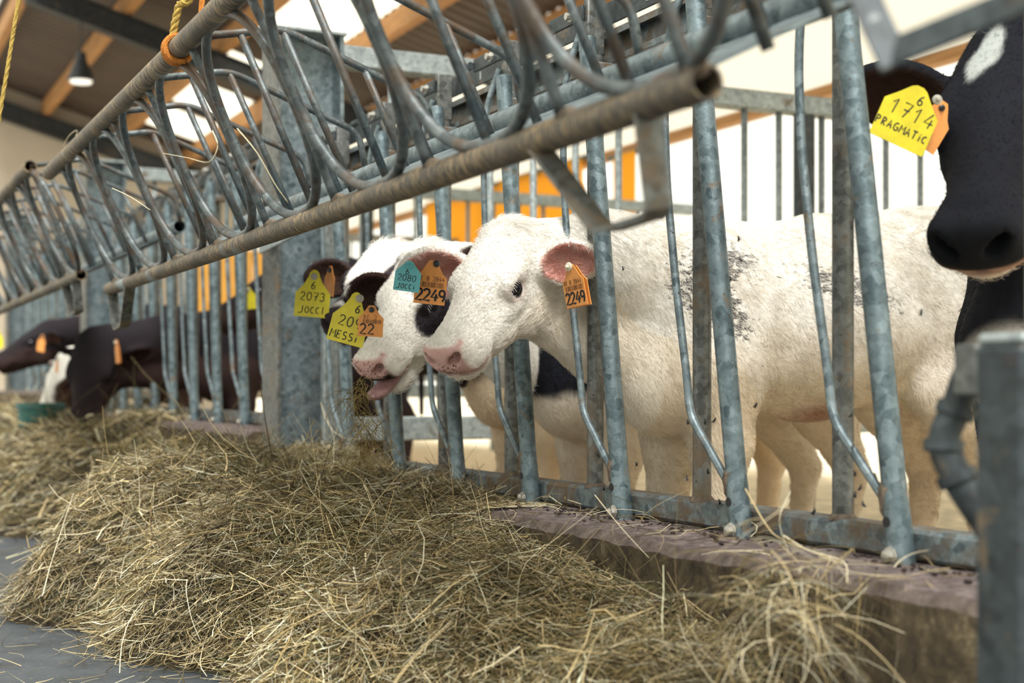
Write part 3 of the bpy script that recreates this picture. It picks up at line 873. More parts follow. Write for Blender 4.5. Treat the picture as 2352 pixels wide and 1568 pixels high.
    if ears is None: ears = {1: ((-0.30, 0.93, -0.05), (0.75, 0.30, -0.35)), -1: ((-0.30, -0.93, -0.05), (0.75, -0.30, -0.35))}
    EAR = {}
    for q, ee in ears.items():
        e1, nn = ee[:2]; es, eo = ee[2] if len(ee) > 2 else (1.0, 0.0)
        e1 = unit(np.array(e1) @ Rh); nn = np.array(nn) @ Rh; nn = unit(nn - e1 * (nn @ e1)); e2 = np.cross(nn, e1)
        root = H(0.048, q * (0.082 + eo), -0.086); hs_ = hs; hs = hs * es; cen = root + e1 * 0.078 * hs
        Re = np.stack([e1, e2, nn]); EAR[q] = (root, e1, e2, nn)
        D.cap(root - e1 * 0.012 * hs, root + e1 * 0.030 * hs, 0.027 * hs, 0.025 * hs, 0.018 * hs)
        D.ell(cen, np.array((0.072, 0.054, 0.021)) * hs, 0.012 * hs, 1, Re)
        D.ell(cen + e1 * 0.03 * hs - nn * 0.004, np.array((0.052, 0.038, 0.013)) * hs, 0.012 * hs, 1, Re)
        ic = cen + nn * 0.0155 * hs + e1 * 0.002; ir = np.array((0.062, 0.044, 0.0205)) * hs
        D.ell(ic, ir, 0.005 * hs, -1, Re)
        inner.append((ic, ir, Re)); hs = hs_
    V, F = D.skin(h)
    hl = ((V - poll) @ Rh.T) / hs
    bl = np.stack([(V - base) @ hd / (bs * ls), (V - base) @ la / bs, (V[:, 2] - ground) / bs], 1)
    ins = np.zeros(len(V))
    for (ic, ir, Re) in inner:
        q = ((V - ic) @ Re.T) / ir; d = np.sqrt((q ** 2).sum(1)); ins = np.maximum(ins, 1 - sstep(1.04, 1.22, d))
    col, fleck, nose = coat(V, hl, bl, ins)
    root = empty(name, tuple(base + G)); tag(root, label, cat, group)
    me = mesh('body', V, F, True)
    for nm_, dat, ty in (('coat', np.concatenate([col, np.ones((len(V), 1))], 1), 'FLOAT_COLOR'), ('fleck', fleck, 'FLOAT'), ('nose', nose, 'FLOAT')):
        at = me.attributes.new(nm_, ty, 'POINT')
        at.data.foreach_set('color' if ty == 'FLOAT_COLOR' else 'value', dat.astype(np.float32).ravel())
    place('body', me, root, (M['coat'],))
    for q in (-1, 1):
        c = EY[q]; m = MB().ball((0, 0, 0), 0.0275 * hs, 24, 16)
        m.V = [tuple(np.array(v) + c + 0.0 * s) for v in m.V]
        e = m.build('eye', M['eye'], root, True)
        if lids:
            m = MB()
            for i in range(13):
                t = -1 + 2 * i / 12
                a = c + hs * (f * (0.026 * t - 0.003) + u * (0.0215 * math.sqrt(max(0, 1 - 0.8 * t * t))) + s * q * 0.0245 * (1 - 0.35 * t * t))
                tip = a + hs * (s * q * 0.014 + u * (-0.004 + 0.005 * rnd.uniform(-1, 1)) + f * (0.010 * t + 0.004))
                mid = (a + tip) / 2 + u * 0.003
                m.tube([a, mid, tip], [0.0004, 0.0003, 0.0001], 4)
            m.build('eyelashes', M[lash], e, True)['kind'] = 'stuff'
    return dict(root=root, V=V, F=F, hl=hl, bl=bl, ins=ins, col=col, H=H, B=B, f=f, s=s, u=u, EAR=EAR, hd=hd, la=la, hs=hs)

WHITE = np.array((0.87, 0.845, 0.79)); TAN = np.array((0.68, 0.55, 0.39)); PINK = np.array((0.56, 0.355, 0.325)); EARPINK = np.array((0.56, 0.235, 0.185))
BLACK = np.array((0.012, 0.013, 0.018)); BROWN = np.array((0.045, 0.024, 0.018))
def blend(col, w_, c): return col * (1 - w_[:, None]) + np.array(c) * w_[:, None]
def muzzle_mask(hl):
    a = sstep(0.352, 0.366, hl[:, 0] + 0.10 * (hl[:, 2] + 0.066)) * sstep(-0.120, -0.110, hl[:, 2]) * (1 - sstep(-0.036, -0.028, hl[:, 2]))
    side = 1 - sstep(0.050, 0.060, np.abs(hl[:, 1]))
    lip = sstep(0.315, 0.33, hl[:, 0]) * np.exp(-((hl[:, 2] + 0.119) / 0.008) ** 2)
    return a * side, lip
def coat_white(V, hl, bl, ins):
    n = len(V); col = np.tile(WHITE, (n, 1))
    head = hl[:, 0] > -0.02
    inb = bl[:, 0] > -0.15
    tan_bounce = np.where(inb, (1 - sstep(0.50, 0.80, bl[:, 2])) * (0.25 + 0.4 * vnoise(V, 9, 3)), 0)  # hair staining on belly and legs, with warm bounce light from the bedding painted in
    tan_bounce = tan_bounce + np.where(inb, sstep(0.70, 1.0, bl[:, 0]) * (1 - sstep(0.62, 0.86, bl[:, 2])) * 0.35, 0)
    col = blend(col, np.clip(tan_bounce, 0, 0.7), TAN * 1.08)
    col = blend(col, np.where(inb, sstep(0.52, 0.60, 1 - bl[:, 2] - 0.0) * 0.0, 0), TAN)
    Q = np.stack([V[:, 0] * 0.6 + V[:, 2] * 0.6, V[:, 1], V[:, 2] * 1.0 - V[:, 0] * 0.5], 1)
    st = np.clip(1.6 * (0.6 * vnoise(Q, 14, 4) + 0.4 * vnoise(Q, 45, 7)) - 0.76, 0, 0.26)
    col = blend(col, np.where(inb, st, st * 0.45), (0.50, 0.42, 0.31))
    nav = np.exp(-((bl[:, 0] - 0.42) / 0.10) ** 2 - ((bl[:, 2] - 0.54) / 0.035) ** 2)
    col = blend(col, np.clip(nav * 0.9, 0, 1), (0.33, 0.17, 0.12))
    jaw = head * sstep(-0.19, -0.125, -hl[:, 2] - 0.26) * 0
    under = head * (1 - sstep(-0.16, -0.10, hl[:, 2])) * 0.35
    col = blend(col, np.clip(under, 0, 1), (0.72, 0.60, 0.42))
    eye = np.exp(-(((hl[:, 0] - 0.152) / 0.030) ** 2 + ((hl[:, 2] + 0.062) / 0.021) ** 2 + ((np.abs(hl[:, 1]) - 0.085) / 0.02) ** 2))
    col = blend(col, np.clip(eye * 1.1, 0, 0.9), (0.30, 0.17, 0.15))
    mz, lip = muzzle_mask(hl)
    col = blend(col, mz, PINK); col = blend(col, np.clip(lip * 0.9, 0, 1), (0.50, 0.30, 0.26))
    nst = np.exp(-(((hl[:, 0] - 0.392) / 0.014) ** 2 + ((np.abs(hl[:, 1]) - 0.031) / 0.014) ** 2 + ((hl[:, 2] + 0.064) / 0.010) ** 2))
    col = blend(col, np.clip(nst * 1.2, 0, 0.95), (0.10, 0.04, 0.035))
    col = blend(col, ins * (0.75 + 0.25 * vnoise(V, 60, 5)), EARPINK)
    # dark flecks on shoulder and flank
    a, z = bl[:, 0], bl[:, 2]
    side = sstep(0.02, 0.08, -bl[:, 1])
    fl = np.exp(-((a + 0.03) / 0.10) ** 2 - ((z - 0.80 + 0.5 * (a + 0.03)) / 0.055) ** 2) + 0.75 * np.exp(-((a - 0.02) / 0.10) ** 2 - ((z - 0.905) / 0.045) ** 2) \
        + 0.85 * np.exp(-((a - 0.43) / 0.15) ** 2 - ((z - 0.845 + 0.15 * (a - 0.43)) / 0.05) ** 2) + 0.6 * sstep(0.8, 0.95, a) * sstep(0.80, 0.98, z) + 0.42 * inb
    fleck = np.clip(fl, 0, 1) * side * 0.52
    nose = mz * np.clip(sstep(-0.050, -0.085, hl[:, 2]) * 0.40, 0, 1) * np.exp(-(hl[:, 1] / 0.05) ** 2)
    return col, fleck, nose
def coat_patched(V, hl, bl, ins):
    n = len(V); col = np.tile(WHITE, (n, 1)); wob = 0.02 * (vnoise(V, 22, 1) - 0.5)
    inb = bl[:, 0] > -0.25
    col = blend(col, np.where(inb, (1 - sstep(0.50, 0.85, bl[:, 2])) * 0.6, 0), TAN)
    # dark eye patches running down the cheek
    e = ((hl[:, 0] - 0.165 + wob) / 0.075) ** 2 + ((hl[:, 2] + 0.085 + wob) / 0.055) ** 2
    p = (1 - sstep(0.75, 1.15, e)) * sstep(0.030, 0.045, np.abs(hl[:, 1]))
    col = blend(col, p * (hl[:, 0] > 0.0), BLACK * 1.4 + BROWN * 0.3)
    back = np.where(inb, sstep(0.03, 0.0, np.abs(bl[:, 0] + 0.02) - 0.26 + 3 * wob) * (sstep(0.59, 0.63, bl[:, 2] + wob * 2)), 0)
    back = np.maximum(back, np.where(inb, sstep(0.03, 0.0, np.abs(bl[:, 0] - 0.75) - 0.18 + 3 * wob) * sstep(0.60, 0.64, bl[:, 2] + wob * 3), 0))
    col = blend(col, back, BLACK * 1.3)
    ear = sstep(0.068, 0.082, np.abs(hl[:, 1])) * (hl[:, 0] < 0.085) * (hl[:, 2] > -0.16)
    col = blend(col, ear, BROWN * 0.7); col = blend(col, ins, BROWN * 0.8)
    mz, lip = muzzle_mask(hl)
    col = blend(col, mz, PINK * 1.02)
    dk = mz * sstep(0.0, 0.018, (-hl[:, 2] - 0.082) + 0.035 * (vnoise(V, 70, 4) - 0.45))
    col = blend(col, dk, (0.02, 0.014, 0.012))
    col = blend(col, np.clip(lip, 0, 1), (0.42, 0.22, 0.20))
    nst = np.exp(-(((hl[:, 0] - 0.392) / 0.014) ** 2 + ((np.abs(hl[:, 1]) - 0.031) / 0.013) ** 2 + ((hl[:, 2] + 0.064) / 0.009) ** 2))
    col = blend(col, np.clip(nst, 0, 0.9), (0.12, 0.05, 0.05))
    return col, np.zeros(n), mz * 0.30
def coat_blaze(V, hl, bl, ins):
    n = len(V); col = np.tile(BLACK * 1.5 + BROWN * 0.5, (n, 1)); wob = 0.03 * (vnoise(V, 25, 2) - 0.5)
    wf = (1 - sstep(0.20, 0.24, hl[:, 0] + wob)) * (1 - sstep(0.058, 0.07, np.abs(hl[:, 1]) + wob)) * sstep(-0.10, -0.07, hl[:, 2]) * (hl[:, 0] > -0.08)
    col = blend(col, wf, WHITE)
    wn = 0.6 * sstep(0.325, 0.335, hl[:, 0]) * (1 - sstep(0.345, 0.36, hl[:, 0])) * sstep(-0.06, -0.045, hl[:, 2])
    col = blend(col, wn, WHITE * 0.9)
    inb = bl[:, 0] > -0.25
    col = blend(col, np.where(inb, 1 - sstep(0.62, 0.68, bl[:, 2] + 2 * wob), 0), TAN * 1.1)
    col = blend(col, ins, BROWN)
    return col, np.zeros(n), np.zeros(n)
def coat_black(V, hl, bl, ins):
    n = len(V); col = np.tile(BLACK, (n, 1)); wob = 0.02 * (vnoise(V, 25, 6) - 0.5)
    star = np.exp(-((hl[:, 0] - 0.075 + wob) / 0.060) ** 2 - ((hl[:, 1] + 0.022 + wob + 0.15 * (hl[:, 0] - 0.07)) / 0.022) ** 2) * (hl[:, 2] > -0.07)
    col = blend(col, sstep(0.35, 0.6, star + 0.4 * wob), (0.42, 0.45, 0.44))
    mz, lip = muzzle_mask(hl)
    col = blend(col, mz, (0.010, 0.011, 0.014))
    chin = sstep(0.305, 0.33, hl[:, 0]) * (1 - sstep(-0.112, -0.100, hl[:, 2]))
    col = blend(col, chin * 0.9, (0.40, 0.26, 0.20))
    hair = sstep(0.27, 0.30, hl[:, 0]) * (1 - sstep(-0.132, -0.124, hl[:, 2])); col = blend(col, hair * 0.8, (0.62, 0.58, 0.52))
    sp = np.exp(-((bl[:, 0] + 0.10) / 0.05) ** 2 - ((bl[:, 2] - 0.68) / 0.06) ** 2 - ((bl[:, 1] + 0.05) / 0.03) ** 2)
    col = blend(col, sstep(0.4, 0.6, sp + wob * 2), (0.62, 0.56, 0.44))
    col = blend(col, ins, BROWN)
    return col, np.zeros(n), np.zeros(n)
def coat_dark(V, hl, bl, ins):
    n = len(V); col = np.tile(BLACK * 1.1, (n, 1))
    warm = np.clip(1.25 - 0.9 * np.maximum(bl[:, 2], 0), 0, 1) * (0.5 + 0.5 * vnoise(V, 5, 3))
    col = blend(col, warm * 0.6, BROWN * 0.95)
    col = blend(col, (hl[:, 0] > 0.02) * sstep(-0.04, -0.10, hl[:, 2]) * 0.5, BROWN * 1.1)
    col = blend(col, ins, BROWN * 1.4)
    return col, np.zeros(n), np.zeros(n)
def coat_pied(V, hl, bl, ins):
    n = len(V); col = np.tile(WHITE, (n, 1)); wob = 0.05 * (vnoise(V, 20, 8) - 0.5)
    ck = sstep(1.15, 0.9, ((hl[:, 0] - 0.15 + wob) / 0.15) ** 2 + ((hl[:, 2] + 0.085 + wob) / 0.075) ** 2) * sstep(0.015, 0.03, np.abs(hl[:, 1]))
    col = blend(col, ck, BROWN * 1.2); col = blend(col, ins, BROWN)
    col = blend(col, sstep(0.0, 0.03, vnoise(V, 6, 2) - 0.42) * (bl[:, 0] > -0.2), BROWN)
    return col, np.zeros(n), np.zeros(n)

GRP = 'cattle along the feed fence'
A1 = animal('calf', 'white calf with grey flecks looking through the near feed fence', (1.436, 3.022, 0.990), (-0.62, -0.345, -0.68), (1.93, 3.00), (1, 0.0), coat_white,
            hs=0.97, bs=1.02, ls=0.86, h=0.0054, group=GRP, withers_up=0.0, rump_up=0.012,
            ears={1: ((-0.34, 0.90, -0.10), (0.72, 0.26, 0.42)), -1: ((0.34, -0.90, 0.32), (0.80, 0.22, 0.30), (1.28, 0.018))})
A2 = animal('calf', 'white calf with black eye patches and hay hanging from its open mouth', (1.410, 3.465, 0.980), (-0.60, -0.32, -0.74), (1.94, 3.50), (1, 0.02), coat_patched,
            hs=0.95, bs=0.97, ls=0.86, h=0.0068, mouth=0.036, group=GRP,
            ears={1: ((-0.42, 0.90, 0.10), (0.70, 0.32, -0.45)), -1: ((0.34, -0.92, 0.08), (0.72, 0.15, 0.45), (1.15, 0.022))})
A3 = animal('calf', 'calf with white forehead, dark ear and black nose behind the patched calf', (1.485, 3.92, 1.035), (-0.645, -0.55, -0.50), (1.97, 4.00), (1, 0.0), coat_blaze,
            hs=0.95, bs=1.0, ls=0.86, h=0.009, group=GRP, lash='lash_dark',
            ears={1: ((-0.42, 0.90, 0.10), (0.70, 0.32, -0.45)), -1: ((0.10, -0.97, 0.12), (0.75, 0.0, 0.45), (1.2, 0.02))})
A4 = animal('cow', 'black cow with pale star and yellow tag 1714 at the right edge', (1.994, 1.982, 1.292), (-0.577, -0.343, -0.74), (2.24, 2.11), (1, 0.08), coat_black,
            hs=1.30, bs=1.12, h=0.0085, group=GRP, cat='cow', lash='lash_dark', lids=False, neck_r=1.1,
            ears={1: ((-0.30, 0.93, -0.05), (0.7, 0.3, -0.4)), -1: ((-0.05, -0.97, 0.22), (0.75, 0.1, 0.05), (1.15, 0.0))})
A5 = animal('cow', 'dark brown cow with orange ear tag eating hay beyond the column', (1.27, 7.72, 0.90), (-0.25, -0.42, -0.86), (1.98, 7.62), (1, 0.03), coat_dark,
            hs=1.32, bs=1.0, h=0.013, group=GRP, cat='cow', lids=False, ground=0.05)
A6 = animal('cow', 'tall black cow standing behind the middle feed fence with a yellow tag', (2.02, 6.70, 1.22), (-0.85, 0.40, -0.50), (2.35, 6.45), (1, 0.02), coat_dark,
            hs=1.15, bs=1.22, h=0.016, group=GRP, cat='cow', lids=False)
A7 = animal('cow', 'dark cow head with orange tag at the left edge of the picture', (1.36, 10.05, 1.06), (-0.86, 0.05, -0.48), (2.0, 10.0), (1, 0.0), coat_dark,
            hs=1.15, bs=1.08, h=0.014, group=GRP, cat='cow', lids=False, ground=0.1)
A8 = animal('calf', 'brown and white calf bending over the teal tub', (1.30, 8.85, 0.83), (-0.50, -0.25, -0.83), (1.98, 8.80), (1, 0.0), coat_pied,
            hs=1.15, bs=0.95, h=0.013, group=GRP, lids=False, ground=0.05)
# tongue of the eating calf
m = MB(); H = A2['H']
tg = smooth_path([H(0.27, 0, -0.140), H(0.33, 0.0, -0.142), H(0.385, 0.0, -0.138), H(0.425, 0.002, -0.126), H(0.447, 0.004, -0.112)], 5)
nn = len(tg); rr = [0.024 + 0.006 * math.sin(math.pi * i / (nn - 1)) if i < nn - 5 else 0.026 * math.sqrt(max(0.02, (nn - 1 - i) / 5.0)) for i in range(nn)]
m.tube(tg, rr, 14, flat=0.52, up=A2['u'])
m.build('tongue', M['tongue'], A2['root'], True)

# ------------------------------------------------------------------ short coat hair on the two nearest calves
def fur(A, count, length, rad, seed, keep=None, tips=1.0):
    r = np.random.default_rng(seed)
    V, F = A['V'], A['F']
    a = V[F[:, 0]]; b = V[F[:, 1]]; c = V[F[:, 2]]; d = V[F[:, 3]]
    nrm = np.cross(c - a, d - b); ar = np.linalg.norm(nrm, axis=1); nrm = nrm / np.maximum(ar, 1e-12)[:, None]
    cen = (a + b + c + d) / 4
    hlc = A['hl'][F[:, 0]]
    w_ = ar * (np.einsum('ij,ij->i', nrm, -cen + np.array((0, 0, CAMZ))) > -0.25 * np.linalg.norm(cen, axis=1))
    w_ = w_ * np.where((hlc[:, 0] > -0.12) & (np.abs(hlc[:, 1]) < 0.25) & (hlc[:, 2] > -0.25), 2.2, 1.0)
    mz, lip = muzzle_mask(hlc); w_ = w_ * (1 - np.clip(mz * 1.5, 0, 1)) * (cen[:, 2] > 0.25)
    e = np.exp(-(((hlc[:, 0] - 0.150) / 0.030) ** 2 + ((hlc[:, 2] + 0.058) / 0.022) ** 2)); w_ = w_ * (e < 0.35)
    i = r.choice(len(F), count, p=w_ / w_.sum())
    s, t = r.random(count)[:, None], r.random(count)[:, None]
    P = (a[i] * (1 - s) + b[i] * s) * (1 - t) + (d[i] * (1 - s) + c[i] * s) * t
    n = nrm[i]; hl = A['hl'][F[i, 0]]; ins = A['ins'][F[i, 0]]
    head = (hl[:, 0] > 0.0) & (np.abs(hl[:, 1]) < 0.2) & (hl[:, 2] > -0.22)
    # hair flows up the face from the muzzle, back and down along the body
    flow = np.tile(A['hd'] * 0.75 + np.array((0, 0, -0.65)), (count, 1))
    fh = -A['f'][None, :] * 0.8 + A['s'][None, :] * np.clip(hl[:, 1:2] * 9, -0.7, 0.7)
    whorl = sstep(0.17, 0.11, hl[:, 0])[:, None]
    fh = fh * (1 - whorl) + whorl * (fh * 0.5 + A['u'][None, :] * 0.2 + A['s'][None, :] * np.clip(hl[:, 1:2] * 14, -1, 1))
    flow = np.where(head[:, None], fh, flow)
    flow = flow + 0.35 * r.normal(size=(count, 3))
    flow = flow - n * np.einsum('ij,ij->i', flow, n)[:, None]; flow /= np.maximum(np.linalg.norm(flow, axis=1), 1e-6)[:, None]
    L = length * r.uniform(0.55, 1.3, count); L = np.where(head, L * 0.72, L); L = np.where(ins > 0.4, L * 1.2, L)
    # longer tuft on the poll and whiskers along the jaw
    L = np.where((hl[:, 0] < 0.05) & (hl[:, 0] > -0.05) & (hl[:, 2] > -0.05) & (np.abs(hl[:, 1]) < 0.05), L * 2.4, L)
    L = np.where(head & (hl[:, 2] < -0.125) & (hl[:, 0] > 0.12), L * 1.9, L); L = L[:, None]
    lift = r.uniform(0.25, 0.6, count)[:, None]
    p1 = P + flow * L * 0.45 + n * L * lift * 0.5; p2 = P + flow * L + n * L * lift * 0.55
    pts = np.stack([P - n * 0.001, p1, p2], 1).reshape(-1, 3)
    hc = bpy.data.hair_curves.new('coat_hair'); hc.add_curves([3] * count)
    o_ = A['root'].location
    hc.attributes['position'].data.foreach_set('vector', (pts - np.array(o_)).astype(np.float32).ravel())
    ra = hc.attributes.new('radius', 'FLOAT', 'POINT') if 'radius' not in hc.attributes else hc.attributes['radius']
    ra.data.foreach_set('value', np.tile(np.array((rad, rad * 0.8, rad * 0.2), np.float32), count))
    tc = hc.attributes.new('tint', 'FLOAT_COLOR', 'CURVE')
    col = A['col'][F[i, 0]] * (r.uniform(0.80, 1.10, count) * (0.86 + 0.26 * vnoise(P, 38, 5)))[:, None]
    tc.data.foreach_set('color', np.concatenate([np.clip(col, 0, 0.95), np.ones((count, 1))], 1).astype(np.float32).ravel())
    hc.materials.append(M['hair'])
    ob = bpy.data.objects.new('coat_hair', hc); COL.objects.link(ob); ob.parent = A['root']; ob['kind'] = 'stuff'
    return ob
FUR = True
if FUR:
    fur(A1, 110000, 0.014, 0.00032, 11)
    fur(A2, 45000, 0.014, 0.00036, 12)
    fur(A3, 12000, 0.015, 0.0005, 13)
    fur(A4, 16000, 0.012, 0.0003, 14)
# ------------------------------------------------------------------ ear tags with their writing
def arc(cx, cy, rx, ry, a0, a1, n=9):
    return [(cx + rx * math.cos(math.radians(a0 + (a1 - a0) * i / n)), cy + ry * math.sin(math.radians(a0 + (a1 - a0) * i / n))) for i in range(n + 1)]
GL = {
    '0': [arc(.3, .5, .28, .5, 90, 450, 14)],
    '1': [[(.08, .70), (.34, 1), (.30, 0)]],
    '2': [arc(.28, .74, .26, .26, 165, -40, 8) + [(.02, .02), (.60, .0)]],
    '3': [arc(.25, .76, .25, .24, 150, -80, 7) + arc(.25, .27, .30, .27, 80, -150, 8)],
    '4': [[(.40, 1), (.02, .32), (.62, .34)], [(.46, .62), (.40, 0)]],
    '5': [[(.55, 1), (.12, 1), (.10, .58)] + arc(.26, .30, .30, .30, 110, -150, 8)],
    '6': [[(.46, 1), (.22, .78), (.06, .40)] + arc(.30, .26, .24, .26, 170, 520, 12)],
    '7': [[(.02, .98), (.56, 1), (.24, 0)], [(.12, .50), (.50, .52)]],
    '8': [arc(.30, .75, .22, .24, 90, 450, 12), arc(.30, .26, .27, .26, 90, 450, 12)],
    '9': [arc(.28, .70, .24, .28, 0, 360, 12) + [(.50, .30), (.36, .0)]],
    'J': [[(.45, 1), (.42, .12), (.30, .02), (-.10, .0)]],
    'O': [arc(.3, .45, .26, .42, 90, 450, 12)],
    'C': [arc(.32, .45, .28, .42, 60, 300, 9)],
    'i': [[(.22, .62), (.20, .0)], [(.24, .86), (.23, .92)]],
    'I': [[(.22, 1), (.20, .0)]],
    'M': [[(.0, 0), (.06, 1), (.32, .45), (.60, 1), (.68, 0)]],
    'E': [[(.52, .95), (.10, 1), (.08, 0), (.54, .04)], [(.09, .52), (.44, .52)]],
    'S': [arc(.30, .74, .22, .24, 40, 260, 8) + arc(.28, .26, .24, .26, 80, -140, 8)],
    'P': [[(.08, 0), (.08, 1)] + arc(.10, .74, .40, .26, 90, -90, 7)],
    'R': [[(.08, 0), (.08, 1)] + arc(.10, .74, .38, .26, 90, -90, 7) + [(.52, 0)]],
    'A': [[(.0, 0), (.28, 1), (.56, 0)], [(.12, .36), (.46, .36)]],
    'G': [arc(.32, .5, .30, .5, 55, 330, 10) + [(.58, .46), (.34, .46)]],
    'T': [[(.0, 1), (.62, 1)], [(.31, 1), (.30, 0)]],
    'B': [[(.08, 0), (.08, 1)] + arc(.10, .76, .36, .24, 90, -90, 6) + arc(.10, .26, .42, .26, 90, -90, 6)],
    ' ': [],
}
TAG_SHAPES = {
    'bell': [(-.5, -.5), (.5, -.5), (.5, .0), (.36, .12), (.24, .24), (.16, .36), (.13, .44), (.07, .49), (0, .505), (-.07, .49), (-.13, .44), (-.16, .36), (-.24, .24), (-.36, .12), (-.5, .0)],
    'house': [(-.48, -.5), (.48, -.5), (.5, -.47), (.5, .12), (.30, .30), (.14, .46), (.06, .5), (-.06, .5), (-.14, .46), (-.30, .30), (-.5, .12), (-.5, -.47)],
    'strip': [(-.5, -.5), (.5, -.5), (.5, .10), (.34, .22), (.18, .42), (.10, .5), (-.10, .5), (-.18, .42), (-.34, .22), (-.5, .10)],
}
def ear_tag(A, c, w_, h_, shape, m, lines=(), roll=0, yaw=0, pitch=0, button='button', bars=None, bpos=(0, .36), label=None, brad=0.010, back=False):
    ro, ya, pi_ = math.radians(roll), math.radians(yaw), math.radians(pitch)
    X = (RIGHT * math.cos(ya) + AHEAD * math.sin(ya)); Nn = (-AHEAD * math.cos(ya) + RIGHT * math.sin(ya))
    Y = UPV * math.cos(pi_) - Nn * math.sin(pi_); Nn = X.cross(Y)
    X, Y = X * math.cos(ro) + Y * math.sin(ro), Y * math.cos(ro) - X * math.sin(ro)
    c = Vector(c)
    W = lambda a, b, d=0.0: c + X * (a * w_) + Y * (b * h_) + Nn * d
    P = TAG_SHAPES[shape]; n = len(P); mb = MB()
    bow = lambda a, b: 0.0
    V = [W(a, b, 0.0009 + bow(a, b)) for a, b in P] + [W(a, b, -0.0009 + bow(a, b)) for a, b in P]
    mb.add(V, [tuple(range(n)), tuple(range(2 * n - 1, n - 1, -1))] + [(i, i + n, (i + 1) % n + n, (i + 1) % n) for i in range(n)])
    t = mb.build('ear_tag', M[m], A['root'])
    if label: t['label'] = label
    if back:
        mb = MB(); V = [W(a * .98 + .05, b * .98 - .03, -0.006) for a, b in P] + [W(a * .98 + .05, b * .98 - .03, -0.008) for a, b in P]
        mb.add(V, [tuple(range(n)), tuple(range(2 * n - 1, n - 1, -1))] + [(i, i + n, (i + 1) % n + n, (i + 1) % n) for i in range(n)])
        mb.build('back_plate', M[m], t)
    def write(items, mt, nm):
        mb = MB()
        for (txt, x0, y0, size, stroke, gap, slant) in items:
            x = x0
            for ch in txt:
                for st in GL[ch]:
                    pts = [W(x + (px + slant * py) * size * h_ / w_, y0 + py * size, 0.0014 + bow(x, y0)) for px, py in st]
                    mb.tube(pts, stroke, 6, flat=0.25, up=Nn)
                x += (gap + (0.0 if ch not in 'iI' else -.25)) * size * h_ / w_
        if mb.V: mb.build(nm, M[mt], t, True)['kind'] = 'stuff'
    hand = [l for l in lines if l[-1] == 'hand']; prn = [l for l in lines if l[-1] == 'print']; sm = [l for l in lines if l[-1] == 'small']
    if hand: write([(a, x, y, s_, 0.0013 * (h_ / 0.11), g, 0.06) for a, x, y, s_, g, _ in hand], 'ink', 'handwriting')
    if prn: write([(a, x, y, s_, 0.0028 * (h_ / 0.10), g, 0.0) for a, x, y, s_, g, _ in prn], 'ink', 'printed_number')
    if sm: write([(a, x, y, s_, 0.0007 * (h_ / 0.10), g, 0.0) for a, x, y, s_, g, _ in sm], 'ink_brown', 'small_print')
    if bars:
        mb = MB(); x = bars[0]; r_ = random.Random(3)
        while x < bars[1]:
            ww = r_.choice((.008, .012, .02))
            mb.add([W(x, bars[2], .0013), W(x + ww, bars[2], .0013), W(x + ww, bars[3], .0013), W(x, bars[3], .0013)], [(0, 1, 2, 3)]); x += ww + r_.choice((.012, .018, .026))
        mb.build('barcode', M['ink_brown'], t)['kind'] = 'stuff'
    mb = MB().lathe(W(bpos[0], bpos[1], 0.001), Nn, [(0, brad), (0.003, brad * .95), (0.0045, brad * .6), (0.0045, brad * .45), (0.009, brad * .38), (0.010, brad * .2)], 16)
    mb.build('button', M[button], t, True)
    return t

ear_tag(A3, spot(719, 674, 3.92), 0.099, 0.130, 'bell', 'tag_yellow', (('6', -.07, .10, .15, .7, 'hand'), ('2073', -.36, -.15, .17, .85, 'hand'), ('JOCCI', -.36, -.42, .15, .80, 'hand')), roll=-5, yaw=-8, label='yellow plastic ear tag reading 6 2073 JOCCI')
ear_tag(A3, spot(757, 645, 3.96), 0.05, 0.085, 'strip', 'tag_orange', (), roll=-8, yaw=-50, button='button_dark', brad=0.008)
ear_tag(A2, spot(806, 730, 3.46), 0.092, 0.128, 'bell', 'tag_yellow', (('6', .06, .12, .15, .7, 'hand'), ('209', -.30, -.17, .19, .85, 'hand'), ('MESSi', -.44, -.43, .15, .80, 'hand')), roll=-15, yaw=-6, bpos=(.10, .40), label='yellow plastic ear tag reading 6 209 MESSi')
ear_tag(A2, spot(852, 737, 3.42), 0.060, 0.075, 'strip', 'tag_orange', (('BE 2', -.30, .05, .14, .8, 'small'), ('22', -.42, -.42, .32, .78, 'print')), roll=-3, yaw=4, bars=(-.34, .4, -.08, .04), button='button_dark', brad=0.007)
ear_tag(A1, spot(937, 634, 3.12), 0.058, 0.067, 'house', 'tag_blue', (('6', -.10, .06, .19, .7, 'hand'), ('2080', -.38, -.16, .20, .80, 'hand'), ('JOCCi', -.38, -.42, .18, .74, 'hand')), roll=-8, yaw=-6, bpos=(.02, .33), label='blue plastic ear tag reading 6 2080 JOCCi', button='tag_blue', brad=0.007)
ear_tag(A1, spot(990, 648, 3.17), 0.070, 0.098, 'strip', 'tag_orange', (('BE 8 2844', -.44, .03, .10, .70, 'small'), ('2249', -.45, -.42, .26, .68, 'print')), roll=-6, yaw=-4, bars=(-.42, .42, -.12, .0), button='button_dark', label='orange plastic ear tag printed 2249', bpos=(.12, .43), brad=0.008)
ear_tag(A1, spot(1318, 655, 3.07), 0.070, 0.092, 'strip', 'tag_orange', (('BE 8 2844', -.44, .03, .10, .70, 'small'), ('2249', -.45, -.42, .26, .68, 'print')), roll=6, yaw=-52, pitch=-8, bars=(-.42, .42, -.12, .0), button='button_pale', label='orange double ear tag printed 2249, seen at an angle', bpos=(-.05, .45), back=True, brad=0.010)
